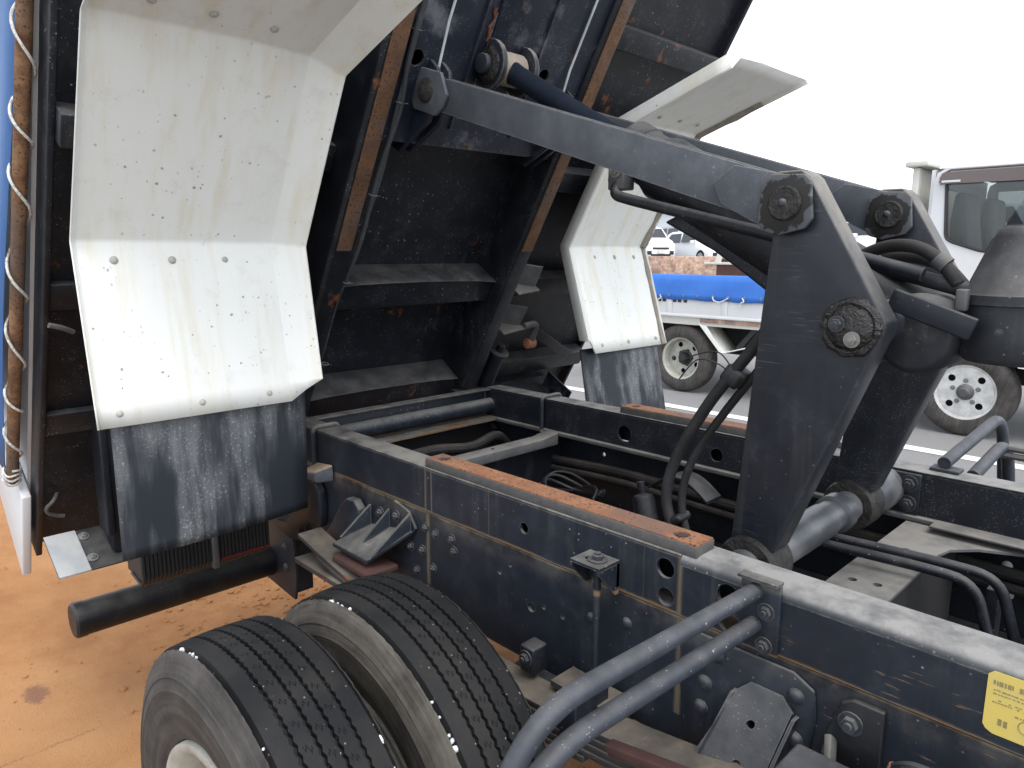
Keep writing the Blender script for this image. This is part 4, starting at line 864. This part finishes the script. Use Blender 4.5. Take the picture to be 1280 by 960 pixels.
m = MB(); m.tube([(-.262 - .047, 1.40, 1.358 + .132), (-.262 - .079, 1.40, 1.358 + .046)], .0025, 6); m.build('moulding_seam', 'bucket', fh)
# hydraulic hoses hanging between the rails
hp1 = [(-.66, 1.36, 1.33), (-.70, 1.36, 1.27), (-.78, 1.35, 1.155), (-.855, 1.35, 1.02), (-.872, 1.34, .93), (-.85, 1.33, .87), (-.80, 1.31, .80)]
m = MB(); m.tube(spline(hp1), .0125, 16); h1 = m.build('hydraulic_hose', 'hose', TR)
hp2 = [(-.635, 1.38, 1.32), (-.68, 1.38, 1.245), (-.755, 1.38, 1.14), (-.82, 1.37, 1.03), (-.843, 1.36, .94), (-.825, 1.345, .87), (-.77, 1.32, .80)]
m = MB(); m.tube(spline(hp2), .0092, 14); m.build('hydraulic_hose', 'hose', TR)
m = MB(); m.bar((-.722, 1.368, 1.232), (-.745, 1.368, 1.198), .05, .044); m.build('hose_clamp', 'blackplastic', h1, bevel=.008)
m = MB(); m.bar((-.85, 1.345, .885), (-.838, 1.345, .868), .05, .05); m.build('hose_clamp', 'blackplastic', h1, bevel=.008)
for a in (0, .012):
    m = MB(); m.tube(spline([(-.735, 1.36, 1.225 - a), (-.765, 1.35, 1.262 - a * 2), (-.81, 1.34, 1.255 - a), (-.845, 1.33, 1.235 - a * 3)]), .0016, 6); m.build('tie_tail', 'blackplastic', h1)
# twin pipes crossing the frame and dropping down
for i in range(2):
    dy = .055 * i; dx = .03 * i; m = MB(); m.tube(rpath([(-.70, 1.515 + dy, .842), (-.40 + dx, 1.55 + dy, .842), (-.31 + dx, 1.565 + dy, .835), (-.27 + dx, 1.57 + dy, .70)], .06), .0105, 14); m.build('brake_pipe', 'black', TR)
m = MB(); m.box(-.305, -.282, 1.64, 1.69, .60, .80); m.build('pipe_bracket', 'black', TR, bevel=.003)
m = MB(); m.tube([(-.16, 1.62, .95), (-.19, 1.62, .78), (-.23, 1.62, .60)], [.012, .022, .03], 12); m.build('gear_lever_boot', 'black', TR)
for x, y, z in ((-.33, 1.90, .735), (-.235, 1.90, .715), (-.32, 1.90, .665)): bolt(TR, (x, 1.971, z), (0, -1, 0), .010, 'whitepaint', 'dome')
# shock absorber, bracket and coiled lines inside the frame
m = MB(); m.lathe([(0, 0), (.034, 0), (.034, .20), (.028, .21), (.012, .215), (.012, .25), (0, .252)], (-1.15, 1.72, .55), (-.28, .05, .96), 22); m.build('shock_absorber', 'black', TR)
m = MB(); n = 10
arc = [(-1.20 + .10 * i / n * 2, .78 + .05 * math.sin(math.pi * i / n)) for i in range(n + 1)]
m.prism(arc + [(a, b - .01) for a, b in arc[::-1]], 1.74, 1.82); m.build('shock_bracket', 'black', TR, bevel=.002)
random.seed(21)
for k_ in range(4):
    x0 = -1.42 + .05 * random.random(); pts = [(x0 + .10 * math.cos(a) * (1 + .2 * k_ / 6), 1.62 + .07 * math.sin(a), .735 + .02 * math.sin(a * 2 + k_) + .008 * k_) for a in [R(q) for q in range(0, 330, 30)]]
    m = MB(); m.tube(spline(pts, 4), .0055 - .0004 * k_, 8); m.build('wiring_loop', 'blackplastic', TR)
for y, z, r in ((1.93, .73, .016), (1.92, .70, .012), (1.60, .62, .02), (1.35, .60, .018)):
    m = MB(); m.tube(spline([(-1.75, y, z - .02), (-1.4, y - .01, z), (-1.0, y, z - .015), (-.6, y + .005, z), (-.1, y, z), (.6, y, z)]), r, 10); m.build('frame_pipe', 'hose', TR)
m = MB(); m.tube(spline([(-2.0, 1.35, .76), (-1.93, 1.50, .79), (-1.90, 1.65, .78), (-1.93, 1.80, .79), (-1.95, 1.88, .74)]), .018, 10); m.build('frame_pipe', 'hose', TR)
m = MB(); m.box(-2.0, -1.90, 1.42, 1.60, .66, .76); m.build('valve_box', 'black', TR, bevel=.006)

# ---- far step loop
def far_step():
    x = -.48; o = MB().box(x - .03, x + .035, 1.945, 1.99, .938, .946).build('step_bracket', 'tubegrey', TR, bevel=.002)
    for i, (dx, z) in enumerate(((0, .96), (.05, .925))):
        m = MB(); m.tube(rpath([(x + dx, 1.95 + .06 * i, z), (x + dx + .01, 2.46 - .16 * i, z + .045), (x + dx + .03, 2.50 - .16 * i, z - .22)], .10, 10), .0155, 18); m.build('step_tube', 'tubegrey', o)
    for z in (.955, .935):
        m = MB(); m.tube([(x + .06, 2.25, z), (x + .35, 2.28, z - .01)], .009, 8); m.build('pipe', 'greymetal', o)
far_step()

# ================================================================ TARPAULIN AND ROPE ON THE NEAR SIDE
n = 30; vs = []; random.seed(2)
for i in range(n + 1):
    s = -.22 + (SM + .2) * i / n
    for j in range(7):
        t = FT - .045 - .11 * j; y = PY(s) - .014 - .010 * math.sin(j * .9 + i * .35) - .006 * j
        vs.append(B(s, y, t))
fs = [(i * 7 + j, i * 7 + j + 1, (i + 1) * 7 + j + 1, (i + 1) * 7 + j) for i in range(n) for j in range(6)]
tp = MB().add(vs, fs).build('tarpaulin', 'tarpdull', None, ang=80); tp.modifiers.new('thickness', 'SOLIDIFY').thickness = .002
tag(tp, 'faded blue tarpaulin hanging beside the rusty pipe at the left edge', 'tarpaulin')
pts = []; 
turn = .185
for i in range(0, 420):
    s = -.24 + i * .0075; a = 2 * math.pi * s / turn + .9 * math.sin(s * 7.3) + .5 * math.sin(s * 17); pts.append(B(s, PY(s) + .0215 * math.cos(a), FT - .035 + .0225 * math.sin(a)))
for a in range(24): pass
endw = []
for i in range(60):
    a = 2 * math.pi * i / 18; endw.append(B(-.25 + .004 * math.sin(i) + .0009 * i, .361 + .021 * math.cos(a), FT - .035 + .021 * math.sin(a)))
rp = MB().tube(pts, .0034, 6).tube(endw, .0034, 6).build('rope', 'rope', None, ang=80)
tag(rp, 'thin white rope wound in a spiral around the rusty pipe at the left edge', 'rope')

# ================================================================ BACKGROUND TRUCK
BT = thing('flatbed_truck', 'white small dump truck with blue tarpaulin parked behind the raised hoist', 'truck', (-2.8, 7.4, 0))
def bgwheel(x, y0, face, mat, n_hole=4):
    c = (x, y0, .362); w = bpy.data.objects.new('wheel', None); COL.objects.link(w); w.parent = BT; w.location = Vector(c) - BT.location
    m = MB(); m.lathe([(.225, -.0), (.245, -.012), (.28, -.018), (.325, -.012), (.35, .008), (.359, .03), (.359, .05), (.352, .052), (.352, .058), (.359, .06), (.359, .10), (.352, .102), (.352, .108), (.359, .11), (.359, .15), (.34, .185), (.24, .19), (.225, .18)], c, (0, 1, 0), 56, closed=True); m.build('tyre', 'sidewall', w, ang=40)
    m = MB(); m.lathe([(.232, -.004), (.236, .002), (.226, .008), (.205, .02), (.200, .06), (.198, .18), (.215, .18), (.215, .03), (.226, .0)], c, (0, 1, 0), 48, closed=True); m.build('rim', mat, w, ang=50)
    holes = [circle(.150 * math.cos(R(45 + 360 / n_hole * i)), .150 * math.sin(R(45 + 360 / n_hole * i)), .028, 14) for i in range(n_hole)]
    m = MB(); m.plate(circle(0, 0, .204, 40), holes, (x, y0 + (.02 if face > 0 else .11), .362), (1, 0, 0), (0, 0, 1), (0, .008, 0)); m.build('disc', mat, w)
    m = MB(); m.lathe([(0, 0), (.19, 0), (.19, .005), (0, .005)], (x, y0 + (.07 if face > 0 else .17), .362), (0, 1, 0), 24); m.build('brake_drum', 'voidblack', w)
    yh = y0 + (.018 if face > 0 else .108)
    if face > 0:
        m = MB(); m.lathe([(0, .045), (.03, .045), (.042, .035), (.055, .03), (.062, .012), (.066, 0)], (x, yh, .362), (0, -1, 0), 24); m.build('hub', 'greymetal', w)
        for i in range(5): bolt(w, (x + .095 * math.cos(R(20 + 72 * i)), yh, .362 + .095 * math.sin(R(20 + 72 * i))), (0, -1, 0), .012, 'boltgrey')
    else:
        m = MB(); m.lathe([(0, .07), (.045, .07), (.05, .06), (.06, .01), (.085, .005), (.085, 0)], (x, yh, .362), (0, -1, 0), 20); m.build('hub', 'blackplastic', w)
        for i in range(5): bolt(w, (x + .075 * math.cos(R(72 * i)), yh, .362 + .075 * math.sin(R(72 * i))), (0, -1, 0), .014, 'bolt')
    return w
bgwheel(-1.545, 6.63, 1, 'rimwhite', 4); bgwheel(-4.215, 6.63, -1, 'rim', 5)
m = MB(); m.box(-5.3, -.3, 6.95, 8.05, .42, .72); m.build('chassis', 'voidblack', BT)
m = MB(); m.box(-2.6, -1.95, 6.70, 7.0, .40, .72); m.build('fuel_tank', 'black', BT, bevel=.02)
m = MB(); m.lathe([(0, 0), (.10, 0), (.12, .02), (.12, .4), (.10, .42), (0, .42)], (-3.25, 6.85, .55), (1, 0, 0), 20); m.build('air_tank', 'black', BT)
gz0, gz1 = .812, 1.235
g = MB(); g.box(-5.4, -2.12, 6.60, 6.635, gz0, gz1 - .02); gate = g.build('side_gate', 'whitepaint', BT, bevel=.006)
for x in (-5.0, -4.35, -3.70, -3.05, -2.4):
    m = MB(); m.box(x - .03, x + .03, 6.588, 6.599, gz0 + .02, gz1 - .03); m.build('gate_stiffener', 'whitepaint', gate, bevel=.004)
m = MB(); m.box(-5.4, -2.12, 6.585, 6.599, gz0, gz0 + .03); m.build('gate_lower_rim', 'whitepaint', gate, bevel=.004)
m = MB(); m.box(-5.4, -2.12, 6.62, 8.3, .73, .805); m.build('bed_floor', 'cream', BT)
m = MB(); m.box(-3.98, -2.5, 6.605, 6.63, .765, .805); m.build('rusty_bed_rim', 'rustbeige', BT)
m = MB(); m.box(-6.6, -2.12, 8.28, 8.32, .81, 1.43); fg = m.build('far_side_gate', 'rustbeige', BT, bevel=.01)
m = MB(); m.prism([(-4.95, 1.36), (-4.80, 1.36), (-4.72, 1.62), (-4.68, 1.64), (-4.66, 1.58), (-4.72, 1.36), (-4.35, 1.36), (-4.33, 1.46), (-4.22, 1.48), (-4.20, 1.40), (-4.12, 1.36), (-4.1, 1.33), (-4.95, 1.33)], 8.24, 8.276); m.build('gate_latch', 'cream', BT, bevel=.006)
m = MB(); m.box(-4.78, -4.36, 8.262, 8.278, 1.15, 1.40); m.build('rusted_panel', 'redoxide', BT)
# rear mudguard
m = MB(); m.add([(-4.02, 6.64, .80), (-3.985, 6.60, .74), (-3.74, 6.60, .475), (-3.70, 6.62, .465), (-3.42, 6.64, .55), (-3.50, 6.64, .64), (-3.9, 6.64, .80),
       (-4.02, 7.0, .80), (-3.985, 7.0, .74), (-3.74, 7.0, .475), (-3.70, 7.0, .465), (-3.42, 7.0, .55)],
      [(0, 1, 8, 7), (1, 2, 9, 8), (2, 3, 10, 9), (3, 4, 11, 10)])
mg = m.build('mudguard', 'fender', BT, ang=20); mg.modifiers.new('thickness', 'SOLIDIFY').thickness = .01
m = MB(); m.prism([(-3.98, .745), (-3.74, .48), (-3.70, .47), (-3.90, .735)], 6.595, 6.603); m.build('guard_edge', 'fender', BT)
m = MB(); m.bar((-3.62, 6.75, .50), (-3.38, 6.75, .78), .03, .05); m.build('guard_stay', 'blackplastic', BT)
m = MB(); m.box(-3.30, -3.22, 6.7, 6.8, .45, .72); m.build('grey_post', 'greymetal', BT, bevel=.01)
# tarp over the gate
vs = []; nx = 40
prof = [(6.70, gz1 - .01), (6.66, gz1 + .012), (6.62, gz1 + .015), (6.590, gz1 - .0), (6.580, gz1 - .05), (6.578, gz1 - .12), (6.577, gz1 - .19), (6.575, gz1 - .245)]
for i in range(nx + 1):
    x = -5.35 + 3.2 * i / nx
    for j, (y, z) in enumerate(prof):
        vs.append((x, y - .006 * math.sin(i * .8 + j) * (j > 2), z + (.006 * math.sin(i * 1.3) if j == 7 else 0)))
np_ = len(prof); fs = [(i * np_ + j, i * np_ + j + 1, (i + 1) * np_ + j + 1, (i + 1) * np_ + j) for i in range(nx) for j in range(np_ - 1)]
tb = MB().add(vs, fs).build('tarpaulin', 'tarp', None, ang=80); tb.modifiers.new('thickness', 'SOLIDIFY').thickness = .003
tag(tb, 'bright blue tarpaulin folded over the side gate of the white truck behind', 'tarpaulin')
ey = MB(); ey.tube([(.011 * math.cos(R(a)), 0, .011 * math.sin(R(a))) for a in range(0, 361, 45)], .003, 6); eme = ey.mesh('eyelet'); eme.materials.append(M['boltbright'])
xs = [-5.2 + .172 * i for i in range(18)]
for x in xs: link('eyelet', eme, tb, (x, 6.566, 1.035))
for a, b in ((-4.455, None), (-3.825, -3.65), (-3.50, None), (-3.15, -2.98)):
    m = MB(); m.tube(spline([(a, 6.562, 1.035), (a + .02, 6.556, 1.0), ((a + (b if b else a - .02)) / 2, 6.556, .985), (b if b else a - .03, 6.56, 1.03 if b else .93)]), .006, 6); ro = m.build('rope_loop', 'rope', None)
    tag(ro, {-4.455: 'short white rope hanging from the blue tarpaulin next to the cream flap', -3.825: 'white rope looped between two eyelets of the blue tarpaulin', -3.5: 'short rope end on the blue tarpaulin just left of the hoist arm', -3.15: 'white rope loop on the blue tarpaulin hidden behind the hoist arm'}[a], 'rope')
# half-hidden lettering on the gate under the tarp
for i, x in enumerate((-4.50, -4.44, -4.37, -4.31, -4.25, -4.18)):
    m = MB(); m.box(x, x + .04, 6.5955, 6.599, .96, .988); m.build('letter_stub', 'blackplastic', gate)
# ---- cab
cx0, cx1 = -1.95, -.25; cy0, cy1 = 6.61, 8.25
win = [(-1.83, 2.045), (-1.80, 1.62), (-1.785, 1.58), (-1.74, 1.555), (-1.55, 1.49), (-1.40, 1.47), (-.62, 1.47), (-.75, 1.72), (-.95, 2.045)]
side = [(cx0, .82), (-1.93, .80), (-1.90, .80), (-1.86, .74), (-1.72, .76), (-1.545, .79), (-1.37, .76), (-1.2, .60), (-.30, .55), (-.28, 1.35), (-.55, 1.75), (-.80, 2.09), (-.92, 2.13), (-1.84, 2.135), (-1.90, 2.10), (-1.915, 2.04)]
def cabside(y, th):
    m = MB(); m.plate(side, [win], (0, y, 0), (1, 0, 0), (0, 0, 1), (0, th, 0)); return m.build('cab_side', 'whitepaint', BT, ang=30)
cs = cabside(cy0, .03); cabside(cy1, -.03)
m = MB(); m.prism([(cy0, 2.132), (cy0 + .05, 2.175), (cy0 + .3, 2.20), (cy1 - .3, 2.20), (cy1 - .05, 2.175), (cy1, 2.132)], -1.90, -.88, lambda a, b, y: (y, a, b)); m.build('cab_roof', 'whitepaint', BT, bevel=.01)
m = MB(); m.plate([(cy0 + .031, .82), (cy1 - .031, .82), (cy1 - .031, 2.13), (cy0 + .031, 2.13)], [[(6.95, 1.55), (7.90, 1.55), (7.90, 2.0), (6.95, 2.0)]], (cx0, 0, 0), (0, 1, 0), (0, 0, 1), (.03, 0, 0)); m.build('cab_back', 'whitepaint', BT)
m = MB(); m.box(cx0, -.27, cy0 + .031, cy1 - .031, .60, .82); m.build('cab_floor', 'voidblack', BT)
m = MB(); m.box(-.32, -.28, cy0 + .031, cy1 - .031, .6, 1.40); m.build('cab_front', 'whitepaint', BT)
for y in (cy0 + .012, cy1 - .016):
    m = MB(); m.prism(win, y, y + .004); m.build('side_window', 'glass', BT)
m = MB(); m.tube([(a, cy0 - .002, b) for a, b in rpath([(a, b, 0) for a, b in win + win[:1]], .02, 3) and [(p.x, p.y) for p in rpath([(a, b, 0) for a, b in win + win[:1]], .03, 3)]], .011, 8, cap=False); m.build('window_seal', 'blackplastic', cs)
m = MB(); m.prism([(-1.87, 2.06), (-1.835, 2.10), (-.95, 2.10), (-.93, 2.0), (-1.80, 2.01), (-1.86, 2.0)], cy0 - .05, cy0 - .046); m.build('rain_visor', 'visor', cs)
m = MB(); m.tube([(-1.87, cy0 - .03, 2.02), (-1.855, cy0 - .03, 2.085), (-1.80, cy0 - .03, 2.115), (-.9, cy0 - .03, 2.115)], .009, 8); m.build('drip_rail', 'visor', cs)
m = MB(); m.box(-1.85, -1.72, cy0 - .055, cy0 - .035, 2.02, 2.035); m.build('visor_clip', 'whitepaint', cs)
for yc in (6.98, 7.85):
    m = MB(); m.prism([(-1.78, 1.12), (-1.30, 1.12), (-1.30, 1.24), (-1.62, 1.26), (-1.70, 1.72), (-1.72, 1.95), (-1.80, 1.96), (-1.82, 1.72)], yc - .24, yc + .24); m.build('seat', 'seat', BT, bevel=.04)
# rack behind the cab
m = MB(); m.box(-2.10, -2.05, 6.66, 6.74, 1.2, 2.16); m.box(-2.15, -1.98, 6.62, 8.25, 2.165, 2.21); m.box(-2.10, -2.06, 6.75, 8.2, 1.2, 2.16); rk = m.build('guard_frame', 'cream', BT, bevel=.008)

# ================================================================ PARKED CARS FAR BEHIND
def car(name, label, cat, loc, heading, L, W, Hh, paintm, van=False, group='cars parked on the raised yard'):
    r = thing(name, label, cat, loc, group)
    hw = W / 2
    if van: sil = [(-.5, .20), (-.5, .62), (-.485, .93), (-.46, .985), (-.2, 1.0), (.18, .985), (.27, .93), (.36, .66), (.44, .60), (.49, .50), (.5, .35), (.495, .20)]; ga = (.62, .95)
    else: sil = [(-.5, .22), (-.5, .55), (-.47, .66), (-.40, .92), (-.33, .985), (-.1, 1.0), (.08, .97), (.15, .92), (.27, .64), (.40, .57), (.475, .48), (.5, .38), (.5, .22)]; ga = (.63, .93)
    n = len(sil); vs = []
    rowsY = [(-1, .0), (-.93, 1), (-.6, 1.0), (.6, 1.0), (.93, 1), (1, 0)]
    # body: side skins lean in above the belt line, corners rounded in plan
    for k_, (fy, fl) in enumerate(rowsY):
        for a, b in sil:
            tum = max(0, b - .6) / .4; y = fy * hw * (1 - .20 * tum); sh = (1 - .035 * (abs(fy) > .9) * (abs(a) > .4) - .03 * (abs(fy) > .99) * (abs(a) > .4))
            vs.append((a * L * sh, y, b * Hh * (1 - (.012 if abs(fy) > .99 and b > .9 else 0))))
    fs = [(k_ * n + j, k_ * n + (j + 1) % n, (k_ + 1) * n + (j + 1) % n, (k_ + 1) * n + j) for k_ in range(len(rowsY) - 1) for j in range(n)] + [tuple(range(n)), tuple(range(6 * n - 1, 5 * n - 1, -1))]
    def part(m, nm, mt, bev=0, ang=35):
        me = m.mesh(nm, bev, 2, ang); me.materials.append(M[mt]); o = bpy.data.objects.new(nm, me); COL.objects.link(o); o.parent = r; return o
    part(MB().add(vs, fs), 'body', paintm, .03, 40)
    # windscreen and side glass, set just proud of the shell
    def tum(b): return hw * (1 - .20 * max(0, b - .6) / .4)
    if van: ws = ((.275, .915), (.352, .68)); sg = [[(.30, .66), (.20, .93), (.02, .935), (.02, .66)], [(-.01, .66), (-.01, .935), (-.22, .935), (-.22, .66)], [(-.25, .66), (-.25, .935), (-.45, .93), (-.47, .66)]]
    else: ws = ((.155, .905), (.262, .66)); sg = [[(.20, .65), (.11, .90), (-.08, .93), (-.08, .65)], [(-.11, .65), (-.11, .93), (-.32, .91), (-.41, .65)]]
    (a1, b1), (a2, b2) = ws; d = Vector((b1 - b2, 0, (a2 - a1) * L / Hh)).normalized() * .012
    m = MB(); q = []
    for a, b in ((a1, b1), (a2, b2)):
        for s_ in (-.86, .86): q.append((a * L, s_ * tum(b), b * Hh))
    q = [Vector(p) + d for p in q]; q2 = [p + d for p in q]; m.add(q + q2, [(0, 1, 3, 2), (4, 6, 7, 5), (0, 4, 5, 1), (1, 5, 7, 3), (3, 7, 6, 2), (2, 6, 4, 0)]); part(m, 'windscreen', 'darkglass')
    for s_ in (-1, 1):
        for poly in sg:
            m = MB(); k2 = len(poly); m.add([(a * L, s_ * (tum(b) + .004), b * Hh) for a, b in poly] + [(a * L, s_ * (tum(b) + .012), b * Hh) for a, b in poly], [tuple(range(k2)), tuple(range(2 * k2 - 1, k2 - 1, -1))] + [(i, (i + 1) % k2, k2 + (i + 1) % k2, k2 + i) for i in range(k2)]); part(m, 'side_window', 'darkglass')
        m = MB(); m.box(.435 * L, .487 * L, s_ * hw * .62 - .16, s_ * hw * .62 + .16, .46 * Hh, .53 * Hh); part(m, 'headlight', 'lamp', .02)
        m = MB(); m.box(.47 * L, .505 * L, s_ * hw * .68 - .11, s_ * hw * .68 + .11, .24 * Hh, .34 * Hh); part(m, 'fog_lamp_recess', 'blackplastic', .02)
        m = MB(); m.box(.16 * L, .20 * L, s_ * (hw + .10) - .08, s_ * (hw + .10) + .08, .62 * Hh, .70 * Hh); part(m, 'mirror', paintm, .02)
        for a in (-.31, .31):
            w = bpy.data.objects.new('wheel', None); COL.objects.link(w); w.parent = r; w.location = (a * L, s_ * (hw - .08), .31)
            m = MB(); m.lathe([(.20, -.09), (.28, -.10), (.31, -.08), (.31, .08), (.28, .10), (.20, .09)], (0, 0, 0), (0, 1, 0), 28, closed=True); me = m.mesh('tyre'); me.materials.append(M['tyre']); o = bpy.data.objects.new('tyre', me); COL.objects.link(o); o.parent = w
            m = MB(); m.lathe([(.20, s_ * .085), (.19, s_ * .06), (.05, s_ * .075), (0, s_ * .08)], (0, 0, 0), (0, 1, 0), 10); me = m.mesh('rim', ang=10); me.materials.append(M['carsilver']); o = bpy.data.objects.new('rim', me); COL.objects.link(o); o.parent = w
    m = MB(); m.box(.488 * L, .508 * L, -.42, .42, .38 * Hh, .43 * Hh); part(m, 'grille', 'blackplastic', .01)
    m = MB(); m.box(.498 * L, .512 * L, -.50, .50, .20 * Hh, .26 * Hh); part(m, 'lower_grille', 'blackplastic', .01)
    m = MB(); m.box(.506 * L, .516 * L, -.165, .165, .27 * Hh, .36 * Hh); part(m, 'number_plate', 'cream')
    r.rotation_euler = (0, 0, heading); return r
HD = R(-22)
car('parked_car', 'white hatchback parked in the distance, front toward the hoist arm', 'car', (-18.6, 30.5, 1.0), HD, 3.9, 1.68, 1.50, 'carwhite')
car('parked_car', 'white family car half hidden behind the cream far fender', 'car', (-20.9, 28.6, 1.0), HD, 4.3, 1.72, 1.72, 'carwhite', True)
car('parked_van', 'black minivan with bright wheels behind the white hatchback', 'van', (-19.2, 34.6, 1.0), HD, 4.7, 1.8, 1.85, 'carblack', True)
car('parked_van', 'silver van roof showing between the white car and the ram', 'van', (-24.2, 38.5, 1.0), HD, 4.9, 1.8, 2.1, 'carsilver', True)
car('parked_car', 'white car glimpsed between the two hoist arms', 'car', (-11.3, 30.0, 1.0), HD, 4.4, 1.72, 1.75, 'carwhite', True)
car('parked_car', 'white car seen through the cab window of the truck behind', 'car', (-5.9, 27.0, 1.0), HD, 4.4, 1.72, 2.0, 'carwhite', True)
# pale warehouse behind the yard
wh = thing('warehouse', 'low pale warehouse at the far edge of the yard', 'building', (-50, 60, 1.06))
m = MB(); m.box(-80, -34, 58, 70, 1.06, 5.2); m.build('wall', plain('pale_cladding', (.55, .57, .60), .7), wh)
m = MB(); m.box(-80.5, -33.5, 57.5, 70.5, 5.2, 5.5); m.build('roof', plain('pale_roof', (.62, .63, .65), .6), wh)
for x in (-76, -70, -64, -58, -52, -46, -40):
    m = MB(); m.box(x, x + 3, 57.93, 57.99, 2.6, 3.8); m.build('window', 'darkglass', wh)

# ================================================================ LOOSE DIRT
random.seed(9); bm = bmesh.new()
def clod(x, y, r):
    ret = bmesh.ops.create_icosphere(bm, subdivisions=1, radius=r)
    for v in ret['verts']: v.co = Vector((v.co.x * random.uniform(.7, 1.4), v.co.y * random.uniform(.7, 1.4), v.co.z * random.uniform(.35, .8))) + Vector((x, y, r * .25))
for i in range(420):
    a = random.gauss(0, 1); b = random.gauss(0, 1); clod(-2.75 + .28 * a, 1.35 + .38 * b, random.choice((.004, .006, .008, .011)) * random.uniform(.7, 1.3))
for i in range(900): clod(random.uniform(-3.6, -1.7), random.uniform(.0, 2.2), random.uniform(.0012, .003))
for i in range(160): clod(random.uniform(-4.2, -1.6), random.uniform(-.3, 2.4), random.uniform(.002, .006))
me = bpy.data.meshes.new('loose_dirt'); bm.to_mesh(me); bm.free(); me.materials.append(M['clod']); o = link('loose_dirt', me); o['kind'] = 'stuff'
tag(o, 'crumbs of orange dirt scattered on the ground', 'dirt')
